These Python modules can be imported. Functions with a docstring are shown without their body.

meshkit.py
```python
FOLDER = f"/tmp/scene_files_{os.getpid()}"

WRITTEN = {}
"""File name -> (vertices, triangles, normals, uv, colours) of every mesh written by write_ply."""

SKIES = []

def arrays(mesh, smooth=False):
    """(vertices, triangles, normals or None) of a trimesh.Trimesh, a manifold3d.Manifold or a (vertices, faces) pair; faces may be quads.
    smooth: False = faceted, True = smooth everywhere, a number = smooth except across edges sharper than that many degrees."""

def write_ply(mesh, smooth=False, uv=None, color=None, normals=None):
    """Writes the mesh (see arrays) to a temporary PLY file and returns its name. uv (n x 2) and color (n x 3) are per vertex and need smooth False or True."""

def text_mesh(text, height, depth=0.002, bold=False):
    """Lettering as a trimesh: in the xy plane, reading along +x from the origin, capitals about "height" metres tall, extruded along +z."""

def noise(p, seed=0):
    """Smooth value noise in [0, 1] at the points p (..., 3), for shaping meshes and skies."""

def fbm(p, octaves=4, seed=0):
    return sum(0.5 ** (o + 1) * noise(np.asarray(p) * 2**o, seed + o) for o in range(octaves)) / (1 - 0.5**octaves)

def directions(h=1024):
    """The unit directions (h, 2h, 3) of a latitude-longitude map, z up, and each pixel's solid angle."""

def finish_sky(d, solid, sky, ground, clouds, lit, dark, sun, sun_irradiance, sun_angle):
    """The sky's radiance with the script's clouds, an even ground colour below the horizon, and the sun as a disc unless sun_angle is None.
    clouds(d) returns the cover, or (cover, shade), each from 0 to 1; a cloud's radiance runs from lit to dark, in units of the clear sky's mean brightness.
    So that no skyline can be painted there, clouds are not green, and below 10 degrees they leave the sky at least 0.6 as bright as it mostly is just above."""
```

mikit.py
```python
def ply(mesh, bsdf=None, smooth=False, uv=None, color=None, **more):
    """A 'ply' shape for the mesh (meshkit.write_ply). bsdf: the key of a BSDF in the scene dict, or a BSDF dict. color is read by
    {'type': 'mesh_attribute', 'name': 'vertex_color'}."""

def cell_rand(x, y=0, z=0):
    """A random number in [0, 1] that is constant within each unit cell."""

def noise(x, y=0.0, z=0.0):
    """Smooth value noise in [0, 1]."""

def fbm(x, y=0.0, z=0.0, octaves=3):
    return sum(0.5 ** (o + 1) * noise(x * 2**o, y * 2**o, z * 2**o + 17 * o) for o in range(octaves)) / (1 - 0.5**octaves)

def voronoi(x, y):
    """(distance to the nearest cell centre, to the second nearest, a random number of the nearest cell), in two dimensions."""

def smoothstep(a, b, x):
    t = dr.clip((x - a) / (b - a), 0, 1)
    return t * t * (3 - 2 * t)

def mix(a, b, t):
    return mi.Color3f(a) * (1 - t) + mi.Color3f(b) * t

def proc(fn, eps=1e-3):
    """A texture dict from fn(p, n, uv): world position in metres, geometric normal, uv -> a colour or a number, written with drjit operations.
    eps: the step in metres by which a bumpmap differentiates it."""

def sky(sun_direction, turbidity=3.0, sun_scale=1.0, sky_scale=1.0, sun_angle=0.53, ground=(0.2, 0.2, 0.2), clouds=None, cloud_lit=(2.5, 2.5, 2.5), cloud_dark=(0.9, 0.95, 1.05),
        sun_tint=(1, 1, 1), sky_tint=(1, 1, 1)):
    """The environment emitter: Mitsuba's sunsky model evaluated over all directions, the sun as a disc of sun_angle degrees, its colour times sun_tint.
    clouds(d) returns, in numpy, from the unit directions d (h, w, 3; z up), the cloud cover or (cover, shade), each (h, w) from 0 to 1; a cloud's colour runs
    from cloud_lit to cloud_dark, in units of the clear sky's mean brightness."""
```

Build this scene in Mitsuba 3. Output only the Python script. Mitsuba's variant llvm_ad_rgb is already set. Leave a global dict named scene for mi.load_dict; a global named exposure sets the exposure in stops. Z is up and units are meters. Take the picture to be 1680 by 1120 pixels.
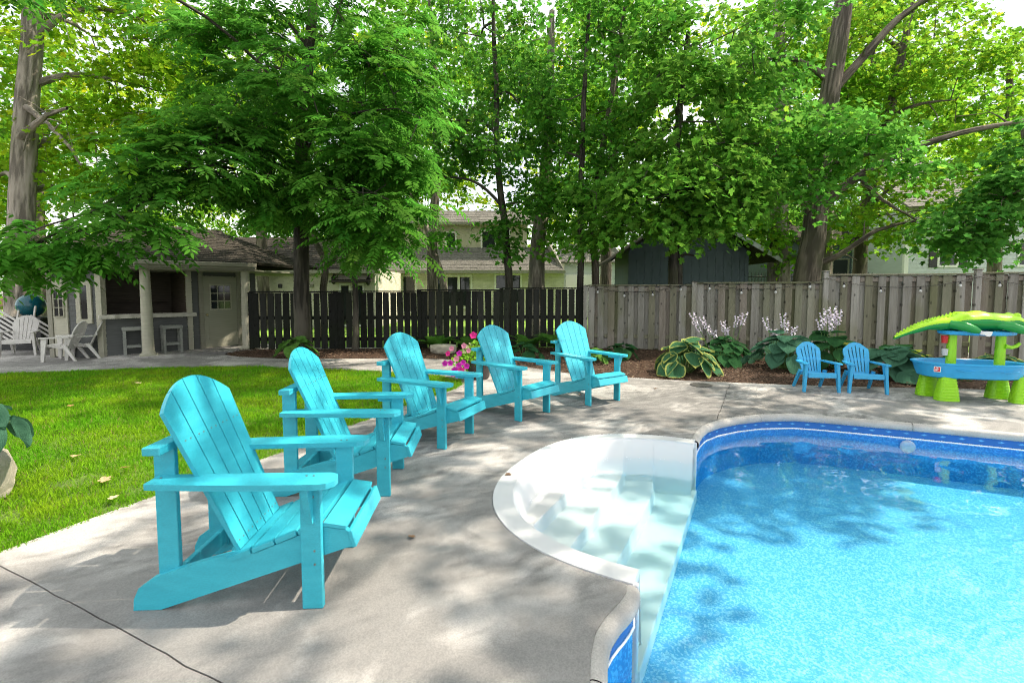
import math
import numpy as np
import trimesh
import shapely
from shapely.geometry import Polygon, LineString, Point, MultiPolygon
from shapely.ops import unary_union
import drjit as dr
import mitsuba as mi
import mikit
import meshkit
from mikit import noise, fbm, voronoi, cell_rand, smoothstep, mix

T = mi.ScalarTransform4f
scene, labels = {}, {}

# ------------------------------------------------------------------ camera, sky, exposure
FOV, PITCH, EYE = 93.62, 3.759, 1.38
look = [0, math.cos(math.radians(PITCH)), -math.sin(math.radians(PITCH))]
scene['camera'] = {
    'type': 'perspective', 'fov': FOV, 'fov_axis': 'x', 'near_clip': 0.05, 'far_clip': 400.0,
    'principal_point_offset_y': 0.02736,
    'to_world': T().look_at(origin=[0, 0, EYE], target=[look[0], look[1], EYE + look[2]], up=[0, 0, 1])}
SUN = (0.74, 0.06, 1.0)


def clouds(d):
    c = meshkit.fbm(d * 3.2, 4, 7)
    return np.clip((c - 0.22) * 4.0, 0.7, 1) * 0.95, np.clip((c - 0.55) * 1.5, 0, 0.4)


scene['sky'] = mikit.sky(SUN, turbidity=3, sun_tint=(0.95, 1.0, 1.07), clouds=clouds, cloud_lit=(3.3, 3.3, 3.25), cloud_dark=(2.6, 2.6, 2.65))
exposure = 2.5

# ------------------------------------------------------------------ helpers
def put(key, mesh, bsdf, smooth=False, kind=None, label=None, category=None, group=None, **more):
    scene[key] = mikit.ply(mesh, bsdf, smooth=smooth, **more)
    tag(key, label, category, group, kind)
    return key


def tag(key, label=None, category=None, group=None, kind=None):
    d = {k: v for k, v in dict(label=label, category=category, group=group, kind=kind).items() if v}
    if d:
        labels[key] = {**labels.get(key, {}), **d}


USED = {}


def num(name):
    """name, name_001, name_002 ..."""
    n = USED.get(name, 0)
    USED[name] = n + 1
    return name if n == 0 else f'{name}_{n:03d}'


def cbox(x0, x1, y0, y1, z0, z1, b=0.003):
    """A box with chamfered edges."""
    c = np.array([(x0 + x1) / 2, (y0 + y1) / 2, (z0 + z1) / 2])
    h = np.abs(np.array([x1 - x0, y1 - y0, z1 - z0])) / 2
    b = min(b, 0.45 * h.min())
    pts = []
    for sx in (-1, 1):
        for sy in (-1, 1):
            for sz in (-1, 1):
                s = np.array([sx, sy, sz])
                for k in range(3):
                    q = h - b
                    q[k] = h[k]
                    pts.append(s * q)
    return trimesh.convex.convex_hull(np.array(pts) + c)


def box(x0, x1, y0, y1, z0, z1):
    m = trimesh.creation.box(extents=[x1 - x0, y1 - y0, z1 - z0])
    m.apply_translation([(x0 + x1) / 2, (y0 + y1) / 2, (z0 + z1) / 2])
    return m


def move(m, x=0, y=0, z=0, rz=0, ry=0, rx=0):
    m = m.copy()
    M = trimesh.transformations.euler_matrix(rx, ry, rz, 'sxyz')
    M[:3, 3] = (x, y, z)
    m.apply_transform(M)
    return m


def cat(ms):
    return trimesh.util.concatenate(list(ms))


def prism_xz(pts, y0, y1):
    """Polygon in x,z extruded along y."""
    m = trimesh.creation.extrude_polygon(Polygon(pts), y1 - y0, engine='earcut')
    v = np.array(m.vertices)
    m2 = trimesh.Trimesh(np.c_[v[:, 0], y1 - v[:, 2], v[:, 1]], m.faces, process=False)
    return m2


def prism_xy(poly, z0, z1):
    poly = poly if isinstance(poly, (Polygon, MultiPolygon)) else Polygon(poly)
    out = []
    for g in getattr(poly, 'geoms', [poly]):
        m = trimesh.creation.extrude_polygon(g, z1 - z0, engine='earcut')
        m.apply_translation([0, 0, z0])
        out.append(m)
    return cat(out)


def sheet(poly, z):
    out = []
    for g in getattr(poly, 'geoms', [poly]):
        v, f = trimesh.creation.triangulate_polygon(g, engine='earcut')
        n = np.cross(np.r_[v[f[0, 1]] - v[f[0, 0]], 0], np.r_[v[f[0, 2]] - v[f[0, 0]], 0])
        if n[2] < 0:
            f = f[:, ::-1]
        out.append(trimesh.Trimesh(np.c_[v, np.full(len(v), z)], f, process=False))
    return cat(out)


def tube(path, radii, sides=8, caps=True):
    p = np.asarray(path, float)
    r = np.broadcast_to(np.asarray(radii, float), (len(p),))
    t = np.gradient(p, axis=0)
    t /= np.linalg.norm(t, axis=1, keepdims=True) + 1e-12
    up = np.array([0, 0, 1.0]) if abs(t[0][2]) < 0.9 else np.array([1.0, 0, 0])
    u = np.cross(t[0], up)
    u /= np.linalg.norm(u)
    rings = []
    a = np.arange(sides) * 2 * np.pi / sides
    for i in range(len(p)):
        u = u - t[i] * (u @ t[i])
        u /= np.linalg.norm(u) + 1e-12
        w = np.cross(t[i], u)
        rings.append(p[i] + r[i] * (np.cos(a)[:, None] * u + np.sin(a)[:, None] * w))
    v = np.vstack(rings)
    f = []
    for i in range(len(p) - 1):
        for k in range(sides):
            k2 = (k + 1) % sides
            a0, a1, b0, b1 = i * sides + k, i * sides + k2, (i + 1) * sides + k, (i + 1) * sides + k2
            f += [[a0, a1, b1], [a0, b1, b0]]
    if caps:
        v = np.vstack([v, p[0], p[-1]])
        n = len(v)
        for k in range(sides):
            k2 = (k + 1) % sides
            f.append([n - 2, k2, k])
            f.append([n - 1, (len(p) - 1) * sides + k, (len(p) - 1) * sides + k2])
    return trimesh.Trimesh(v, np.array(f), process=False)


def lathe(profile, n=24):
    """profile: list of (r, z) from bottom to top."""
    pr = np.array(profile, float)
    a = np.arange(n) * 2 * np.pi / n
    v = np.vstack([np.c_[r * np.cos(a), r * np.sin(a), np.full(n, z)] for r, z in pr])
    f = []
    for i in range(len(pr) - 1):
        for k in range(n):
            k2 = (k + 1) % n
            f += [[i * n + k, i * n + k2, (i + 1) * n + k2], [i * n + k, (i + 1) * n + k2, (i + 1) * n + k]]
    return trimesh.Trimesh(v, np.array(f), process=False)


def scatter(tv, tf, pos, X, Z, scale, colors=None):
    """Copies of a template mesh: X is its length direction, Z roughly its normal."""
    X = X / (np.linalg.norm(X, axis=1, keepdims=True) + 1e-9)
    Y = np.cross(Z, X)
    Y /= np.linalg.norm(Y, axis=1, keepdims=True) + 1e-9
    Z = np.cross(X, Y)
    s = np.broadcast_to(np.asarray(scale, float), (len(pos),))[:, None, None]
    v = pos[:, None, :] + s * (tv[None, :, 0:1] * X[:, None] + tv[None, :, 1:2] * Y[:, None] + tv[None, :, 2:3] * Z[:, None])
    f = tf[None] + (np.arange(len(pos)) * len(tv))[:, None, None]
    c = None if colors is None else np.repeat(colors, len(tv), axis=0)
    return v.reshape(-1, 3), f.reshape(-1, 3), c


def join(parts):
    vs, fs, cs, at = [], [], [], 0
    for v, f, c in parts:
        vs.append(v)
        fs.append(f + at)
        cs.append(c)
        at += len(v)
    return (np.vstack(vs), np.vstack(fs)), np.vstack(cs)


# ------------------------------------------------------------------ materials
def rgb(c):
    return {'type': 'rgb', 'value': list(c)}


def mat(key, color, rough=0.6, bump=None, bump_scale=1.0, eps=1e-3, **more):
    base = {'type': 'principled', 'base_color': color if isinstance(color, dict) else rgb(color), 'roughness': rough, **more}
    if bump is not None:
        base = {'type': 'bumpmap', 'texture': mikit.proc(bump, eps), 'scale': bump_scale, 'bsdf': base}
    scene[key] = {'type': 'twosided', 'bsdf': base}
    return key


def leafmat(key, trans=1.0, rough=0.45):
    scene[key] = {'type': 'principledthin', 'base_color': {'type': 'mesh_attribute', 'name': 'vertex_color'},
                  'roughness': rough, 'diff_trans': trans, 'spec_trans': 0.0, 'eta': 1.4}
    return key


def stamped(p):
    """Relief of the stamped concrete: slate-like ridges that run askew, and a fine tooth."""
    wx = p.x + 0.25 * fbm(p.x * 2.1, p.y * 2.1, 5.0, 3)
    wy = p.y + 0.25 * fbm(p.x * 2.1 + 31, p.y * 2.1, 9.0, 3)
    u, v = wx * 0.86 + wy * 0.5, wy * 0.86 - wx * 0.5
    r = 1 - dr.abs(2 * fbm(u * 2.2, v * 6.5, 0.0, 4) - 1)
    return r, fbm(u * 9, v * 22, 2.0, 3)


def concrete_col(p, n, uv):
    r, f = stamped(p)
    a = fbm(p.x * 1.1, p.y * 1.1, 0.0, 5)
    g = noise(p.x * 210, p.y * 210, p.z * 210)
    b = smoothstep(0.40, 0.62, fbm(p.x * 1.9 + 3.0 * a, p.y * 1.9 + 13, 4.0, 5))
    t = smoothstep(0.30, 0.70, 0.50 * a + 0.30 * f + 0.20 * r) * (0.35 + 0.65 * b)
    return mix((0.115, 0.112, 0.110), (0.375, 0.364, 0.35), t) * (0.86 + 0.28 * g)


def concrete_bump(p, n, uv):
    r, f = stamped(p)
    return 0.7 * r + 0.5 * f + 0.08 * noise(p.x * 150, p.y * 150, 0.0)


mat('concrete', mikit.proc(concrete_col), 0.62, concrete_bump, 0.012, 3e-3)


mat('coping_stone', mikit.proc(lambda p, n, uv: mix((0.25, 0.243, 0.232), (0.46, 0.445, 0.42), fbm(p.x * 7, p.y * 7, p.z * 7, 4)) * (0.86 + 0.28 * noise(p.x * 190, p.y * 190, p.z * 190))), 0.65,
    lambda p, n, uv: fbm(p.x * 14, p.y * 14, p.z * 14, 3), 0.006, 3e-3)  # paler than the deck: worn edge, and its sunlit nose painted into the colour
mat('chair_paint', mikit.proc(lambda p, n, uv: mix((0.022, 0.33, 0.43), (0.045, 0.42, 0.52), fbm(p.x * 9, p.y * 9, p.z * 30, 3)) * (0.93 + 0.14 * noise(p.x * 220, p.y * 220, p.z * 220))), 0.36,
    lambda p, n, uv: fbm(p.x * 60, p.y * 60, p.z * 60, 2), 0.0015)
mat('screw_steel', (0.25, 0.24, 0.22), 0.4, metallic=0.8)
# ------------------------------------------------------------------ the setting: ground, lawn, deck, bed
LAWN = Polygon([(-2.72, 2.47), (-2.6, 2.77), (-2.44, 3.12), (-2.16, 3.70), (-1.93, 4.15), (-1.75, 4.75), (-1.56, 5.1), (-1.17, 6.0), (-0.86, 6.6), (-0.74, 7.05),
                (-0.80, 7.45), (-1.25, 7.85), (-2.33, 8.29), (-2.99, 8.40), (-3.94, 8.60), (-4.97, 8.82), (-6.5, 8.62), (-7.79, 8.22), (-8.64, 8.04), (-11.0, 7.4),
                (-15.0, 6.2), (-15.0, 0.0), (-5.0, -0.6), (-3.6, 1.35)])
BED = Polygon([(-6.55, 10.95), (-6.25, 10.4), (-5.77, 10.08), (-4.76, 9.8), (-3.51, 9.78), (-2.27, 9.86), (-1.3, 9.70), (-0.75, 9.42), (-0.08, 9.0), (0.55, 8.42), (0.99, 8.02),
               (1.45, 7.78), (1.9, 7.63), (2.5, 7.42), (3.33, 7.22), (4.12, 7.03), (5.59, 6.82), (6.24, 6.76), (7.15, 6.62), (9.0, 6.3), (12.5, 5.6), (12.5, 9.0), (1.76, 12.0), (-6.6, 11.3)])
PT0, PT1 = np.array([0.57, 2.18]), np.array([1.70, 4.38])          # ends of the steps' opening
TT = (PT1 - PT0) / np.linalg.norm(PT1 - PT0)                         # along the opening
NN = np.array([-TT[1], TT[0]])                                       # away from the pool
MID, RAD = (PT0 + PT1) / 2, np.linalg.norm(PT1 - PT0) / 2
SA, SB, SP = RAD * 1.0, 1.20, 2.4                                # rounded half-oval of the steps


def step_xy(t, n):
    return MID + np.multiply.outer(t, TT) + np.multiply.outer(n, NN)


def arc(k, n=65):
    out = []
    for a in np.linspace(0, math.pi, n):
        c, s = math.cos(a), math.sin(a)
        r = (abs(c) ** SP + abs(s) ** SP) ** (-1 / SP)
        out.append(tuple(step_xy(k * SA * c * r, k * SB * s * r)))
    return out


ARC = arc(1.0)
FAR = [(1.70, 4.38), (1.78, 4.545), (1.87, 4.70), (2.00, 4.88), (2.2, 5.05), (2.48, 5.205), (2.8, 5.315), (3.17, 5.345), (3.45, 5.26), (3.72, 5.15), (4.2, 4.95), (4.95, 4.60), (6.5, 3.90), (9.0, 2.80)]
NEAR = [(9.0, 2.8), (7.6, -0.3), (0.4, 0.1), (0.2, 0.4), (0.2, 1.0), (0.27, 1.42), (0.305, 1.61), (0.33, 1.74), (0.365, 1.85), (0.425, 1.945), (0.505, 2.04), (0.555, 2.115), (0.57, 2.18)]
POOL = Polygon(FAR + NEAR[1:])
STEPS = Polygon(ARC)
WET = unary_union([POOL, STEPS]).buffer(0.001)


def grass_soil(p, n, uv):
    a = fbm(p.x * 3, p.y * 3, 0.0, 4)
    g = noise(p.x * 90, p.y * 90, 0.0)
    return mix((0.045, 0.085, 0.012), (0.10, 0.17, 0.02), a) * (0.6 + 0.8 * g)


mat('soil_green', mikit.proc(grass_soil), 0.9)
mat('soil_dark', mikit.proc(lambda p, n, uv: mix((0.03, 0.018, 0.011), (0.085, 0.05, 0.032), noise(p.x * 60, p.y * 60, 0.0) * fbm(p.x * 9, p.y * 9, 0.0, 3) * 1.6)), 0.95,
    lambda p, n, uv: fbm(p.x * 30, p.y * 30, 0.0, 3), 0.03, 4e-3)
mat('neighbour_grass', mikit.proc(lambda p, n, uv: mix((0.08, 0.17, 0.02), (0.17, 0.28, 0.04), fbm(p.x * 2, p.y * 2, 0.0, 4)) * (0.6 + 0.8 * noise(p.x * 40, p.y * 40, 0.0))), 0.9)

GROUND = Polygon([(-150, -60), (150, -60), (150, 200), (-150, 200)])
put('ground', sheet(GROUND.difference(WET.buffer(0.08)), -0.14), 'soil_dark', kind='structure')
put('neighbour_lawn', sheet(Polygon([(-40, 11.75), (1.7, 12.3), (13, 9.4), (60, 5), (60, 60), (-40, 60)]), -0.06), 'neighbour_grass', kind='structure')
put('lawn', sheet(LAWN, -0.02), 'soil_green', kind='structure')

# garden bed: a gently lumpy sheet
def bed_z(x, y):
    q = np.stack([np.asarray(x, float), np.asarray(y, float), np.zeros_like(np.asarray(x, float))], -1)
    return 0.005 + 0.06 * meshkit.fbm(q * 1.1, 3, 3)


gx, gy = np.meshgrid(np.arange(-6.8, 12.6, 0.12), np.arange(5.6, 12.1, 0.12), indexing='ij')
inside = shapely.contains_xy(BED.buffer(0.08), gx.ravel(), gy.ravel()).reshape(gx.shape)
vid = np.arange(gx.size).reshape(gx.shape)
quad = inside[:-1, :-1] & inside[1:, :-1] & inside[1:, 1:] & inside[:-1, 1:]
edge_d = shapely.distance(shapely.points(gx.ravel(), gy.ravel()), BED.exterior).reshape(gx.shape)
bz = np.where(shapely.contains_xy(BED, gx.ravel(), gy.ravel()).reshape(gx.shape), bed_z(gx, gy) * np.clip(edge_d / 0.3, 0, 1), 0) - 0.03
bf = np.stack([vid[:-1, :-1][quad], vid[1:, :-1][quad], vid[1:, 1:][quad], vid[:-1, 1:][quad]], 1)
put('garden_bed', (np.c_[gx.ravel(), gy.ravel(), bz.ravel()], bf), 'soil_dark', smooth=True, kind='structure')

DECK = Polygon([(-16, -3), (12.5, -3), (12.5, 10.5), (6, 11.3), (-5.5, 11.9), (-6.2, 12.6), (-16, 12.6)])
DECK = DECK.difference(unary_union([LAWN, BED])).difference(unary_union([POOL.buffer(0.030), STEPS.buffer(0.004)]))
JOINTS = [LineString([(-4.9, 3.43), (-2.6, 2.35), (-1.03, 1.61), (0.32, 0.98)]), LineString([(2.05, 4.8), (2.55, 5.75), (3.0, 6.64), (3.5, 7.5)]),
          LineString([(-0.95, 6.2), (0.6, 7.9), (1.2, 8.4)]), LineString([(6.2, 4.0), (7.2, 7.0)]), LineString([(-5.2, 8.5), (-5.0, 10.6)]), LineString([(-1.6, 7.9), (-1.15, 10.2)]),
          LineString([(-9.0, 7.6), (-9.3, 11.0)])]
rj = np.random.default_rng(4)


def wobble(l):
    n = max(3, int(l.length / 0.12))
    return LineString([np.array(l.interpolate(k / n, normalized=True).coords[0]) + rj.normal(0, 0.0035, 2) for k in range(n + 1)])


slabs = DECK.difference(unary_union([wobble(j).buffer(0.0032) for j in JOINTS]))
for g in sorted(slabs.geoms, key=lambda g: -g.area):
    if g.area > 0.05:
        put(num('concrete_deck__slab'), prism_xy(g, -0.10, 0.0), 'concrete')
tag('concrete_deck__slab')
labels['concrete_deck'] = {'kind': 'structure'}

# ------------------------------------------------------------------ the pool
ZW, ZF = -0.165, -0.56


def liner_col(p, n, uv):
    d1, d2, r = voronoi(p.x * 120 + 3 * noise(p.x * 9, p.y * 9, 1.0), p.y * 120)
    e1, e2, q = voronoi(p.x * 62 + 40, p.y * 62)
    sp = smoothstep(0.45, 0.95, r * 0.55 + q * 0.3 + 0.35 * noise(p.x * 80, p.y * 80, 0.0))
    return mix((0.085, 0.31, 0.57), (0.27, 0.49, 0.66), sp)


def wall_col(p, n, uv):
    s = uv.x
    band = smoothstep(-0.158, -0.152, p.z)
    a = dr.abs(s / 0.30 - dr.floor(s / 0.30) - 0.5) * 2
    dia = smoothstep(0.16, 0.05, dr.abs(a - 0.5) * 0.6 + dr.abs((p.z + 0.112) / 0.09))
    sp = noise(s * 90, p.z * 90, 0.0)
    plain = mix((0.010, 0.20, 0.52), (0.05, 0.34, 0.66), smoothstep(0.35, 0.9, sp))
    pat = mix((0.006, 0.10, 0.36), (0.10, 0.38, 0.66), dia * (0.6 + 0.4 * noise(s * 60, p.z * 60, 0.0)))
    return mix(plain, pat, band)


mat('liner_floor', mikit.proc(liner_col), 0.55)
mat('liner_wall', mikit.proc(wall_col), 0.5)
mat('step_white', (0.56, 0.57, 0.58), 0.28)
mat('reflection_white', (0.75, 0.78, 0.80), 0.35)


def ribbon(path, z0, z1, nz=2, s0=0.0):
    p = np.asarray(path, float)
    s = s0 + np.r_[0, np.cumsum(np.linalg.norm(np.diff(p, axis=0), axis=1))]
    zs = np.linspace(z0, z1, nz)
    v = np.vstack([np.c_[p, np.full(len(p), z)] for z in zs])
    uv = np.vstack([np.c_[s, np.full(len(p), z)] for z in zs])
    f = []
    for j in range(nz - 1):
        for i in range(len(p) - 1):
            a, b = j * len(p) + i, (j + 1) * len(p) + i
            f += [[a, a + 1, b + 1], [a, b + 1, b]]
    return (v, np.array(f)), uv


def densify(path, step=0.06):
    l = LineString(path)
    n = int(l.length / step)
    return np.array([l.interpolate(k / n, normalized=True).coords[0] for k in range(n + 1)])


far_w, near_w = densify(FAR), densify(NEAR)
m, uv = ribbon(far_w, ZF, -0.07, 4)
put('swimming_pool__wall', m, 'liner_wall', smooth=True, uv=uv, label='blue vinyl far wall of the pool with a darker diamond band under the coping')
m, uv = ribbon(near_w, ZF, -0.07, 4)
put('swimming_pool__wall_001', m, 'liner_wall', smooth=True, uv=uv, label='blue vinyl near wall of the pool')
put('swimming_pool__floor', sheet(POOL.buffer(0.01), ZF), 'liner_floor', label='mottled pale blue pool floor')
strip = [np.c_[np.array(shapely.offset_curve(LineString(q), -0.006).coords), np.full(len(shapely.offset_curve(LineString(q), -0.006).coords), ZW + 0.004)] for q in (far_w, near_w)]  # bright reflection at the waterline, modelled as a white tube
put('swimming_pool__waterline_reflection', cat([tube(b, 0.006, 6) for b in strip]), 'reflection_white', smooth=True, label='reflection built as a thin white bead along the waterline')


def coping(path, side):
    """A rounded stone edge swept along the path: from the deck to the overhang above the water."""
    prof = [(0.032, -0.09), (0.032, -0.004), (0.022, 0.001), (0.006, 0.0), (-0.010, -0.005), (-0.024, -0.015), (-0.032, -0.030), (-0.034, -0.048), (-0.029, -0.066), (-0.016, -0.079), (0.006, -0.084)]
    p = np.asarray(path, float)
    t = np.gradient(p, axis=0)
    t /= np.linalg.norm(t, axis=1, keepdims=True)
    nrm = np.c_[-t[:, 1], t[:, 0]] * side
    v = np.vstack([np.c_[p + nrm * o, np.full(len(p), z)] for o, z in prof])
    f, n, k = [], len(p), len(prof)
    for j in range(k):
        for i in range(n - 1):
            a, b = j * n + i, ((j + 1) % k) * n + i
            f += [[a, b + 1, a + 1], [a, b, b + 1]]
    return trimesh.Trimesh(v, np.array(f), process=False)


def coping_run(path, side, lens):
    l = LineString(path)
    s = 0.0
    for w in lens:
        e = min(s + w, l.length)
        n = max(3, int((e - s) / 0.05))
        q = np.array([l.interpolate(s + 0.003 + (e - s - 0.006) * k / n).coords[0] for k in range(n + 1)])
        put(num('swimming_pool__coping_stone'), coping(q, side), 'coping_stone', smooth=50)
        s = e
        if s >= l.length - 0.01:
            break


coping_run(FAR, 1, [0.62, 0.85, 1.5, 1.6, 1.6, 1.6, 2.0])
coping_run(NEAR[::-1], -1, [0.63, 0.9, 1.2, 1.5, 3, 3, 3, 3])

# white steps shell: flange, then a tub that goes down in three treads
def step_z(t, n, r):
    w = np.abs(t) / RAD
    bend = 0.16 * np.clip(w - 0.45, 0, 1) ** 2 * 3 - 0.05 * np.clip(w - 0.8, 0, 1)
    ss = lambda a, b, x: (lambda q: q * q * (3 - 2 * q))(np.clip((x - a) / (b - a), 0, 1))
    z = np.full_like(t, -0.45)
    for edge, up in ((0.27, 0.09), (0.54, 0.09), (0.80, 0.09)):
        z += up * ss(edge + bend - 0.016, edge + bend + 0.008, n)
    wall = ss(0.815, 0.90, r)
    return z * (1 - wall) + (0.004) * wall


# the treads: finer grid over the interior so the risers come out crisp
gt, gn = np.meshgrid(np.linspace(-1, 1, 121), np.linspace(0, 1, 201), indexing='ij')
lim = SB * 0.90
n_ = gn * lim
half = SA * 0.90 * np.clip(1 - (n_ / lim) ** SP, 0.0004, 1) ** (1 / SP)
t_ = gt * half
r_ = (np.abs(t_ / SA) ** SP + np.abs(n_ / SB) ** SP) ** (1 / SP)
z_ = step_z(t_, n_, r_)
p_ = step_xy(t_.ravel(), n_.ravel())
vid = np.arange(t_.size).reshape(t_.shape)
fs = np.stack([vid[:-1, :-1], vid[1:, :-1], vid[1:, 1:], vid[:-1, 1:]], -1).reshape(-1, 4)
put('swimming_pool__step_shell', (np.c_[p_, z_.ravel()], fs), 'step_white', smooth=True, label='white moulded steps going down into the pool')
outer = Polygon(arc(1.0))
inner = Polygon(arc(0.895) + [tuple(step_xy(-SA * 0.895, -0.1)), tuple(step_xy(SA * 0.895, -0.1))]).buffer(0)
flange = outer.difference(inner).difference(POOL.buffer(-0.005))
flange = max(getattr(flange, 'geoms', [flange]), key=lambda g: g.area)
put('swimming_pool__step_flange', prism_xy(flange, -0.05, 0.007), 'step_white', label='wide white rim of the pool steps')
fr = []
for s in (-1, 1):
    e = step_xy(s * RAD * 0.97, 0.0)
    fr.append(move(cbox(-0.016, 0.016, -0.02, 0.02, ZF, -0.01, 0.006), e[0], e[1], 0, math.atan2(TT[1], TT[0])))
fr.append(move(cbox(-RAD * 0.965, RAD * 0.965, -0.03, 0.015, ZF, -0.452, 0.006), MID[0], MID[1], 0, math.atan2(TT[1], TT[0])))
put('swimming_pool__step_frame', cat(fr), 'step_white', label='white frame where the steps open into the pool')
tag('swimming_pool', 'blue in-ground swimming pool with white half-round entry steps', 'swimming pool')

lp = np.array([4.15, 4.945, -0.245])
ld = math.atan2(-0.405, 0.914)
put('swimming_pool__light', move(lathe([(0.0, 0.03), (0.04, 0.028), (0.06, 0.018), (0.068, 0.0)][::-1], 28), *lp, rx=math.pi / 2, rz=ld), 'step_white', smooth=40, label='round white light fitting under the waterline')

# water surface: one thin sheet, rippled
x0, y0, x1, y1 = WET.bounds
h_ = 0.035
gx, gy = np.meshgrid(np.arange(x0, 7.2, h_), np.arange(0.2, y1 + h_, h_), indexing='ij')


def ripples(x, y):
    q = np.stack([x, y, np.zeros_like(x)], -1)
    z = 0.006 * (meshkit.fbm(q * [2.2, 3.0, 1], 3, 11) - 0.5) + 0.0022 * (meshkit.fbm(q * 9, 3, 5) - 0.5)
    for cx, cy, a, lam, sig in ((2.85, 2.95, 0.0022, 0.055, 0.30), (3.10, 2.70, 0.0020, 0.05, 0.28), (2.6, 3.05, 0.0018, 0.045, 0.22), (3.35, 2.62, 0.0016, 0.05, 0.2), (3.2, 3.35, 0.0016, 0.06, 0.12),
                                (2.3, 1.75, 0.0016, 0.07, 0.40), (1.7, 1.6, 0.0014, 0.06, 0.5), (2.75, 4.35, 0.0016, 0.05, 0.2), (3.35, 4.45, 0.0014, 0.05, 0.2), (2.9, 2.05, 0.0024, 0.08, 0.32)):
        r = np.hypot(x - cx, y - cy)
        z += 1.8 * a * np.sin(2 * np.pi * r / lam) * np.exp(-(r / sig) ** 2)
    return z


keep = shapely.contains_xy(WET.buffer(h_), gx.ravel(), gy.ravel()).reshape(gx.shape)
vid = np.arange(gx.size).reshape(gx.shape)
quad = keep[:-1, :-1] & keep[1:, :-1] & keep[1:, 1:] & keep[:-1, 1:]
wf = np.stack([vid[:-1, :-1][quad], vid[1:, :-1][quad], vid[1:, 1:][quad], vid[:-1, 1:][quad]], 1)
used, inv = np.unique(wf, return_inverse=True)
wv = np.c_[gx.ravel(), gy.ravel(), ZW + ripples(gx.ravel(), gy.ravel())][used]
scene['clear_water'] = {'type': 'thindielectric', 'int_ior': 1.33, 'ext_ior': 1.0}
put('water', (wv, inv.reshape(-1, 4)), 'clear_water', smooth=True, kind='structure')

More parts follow.
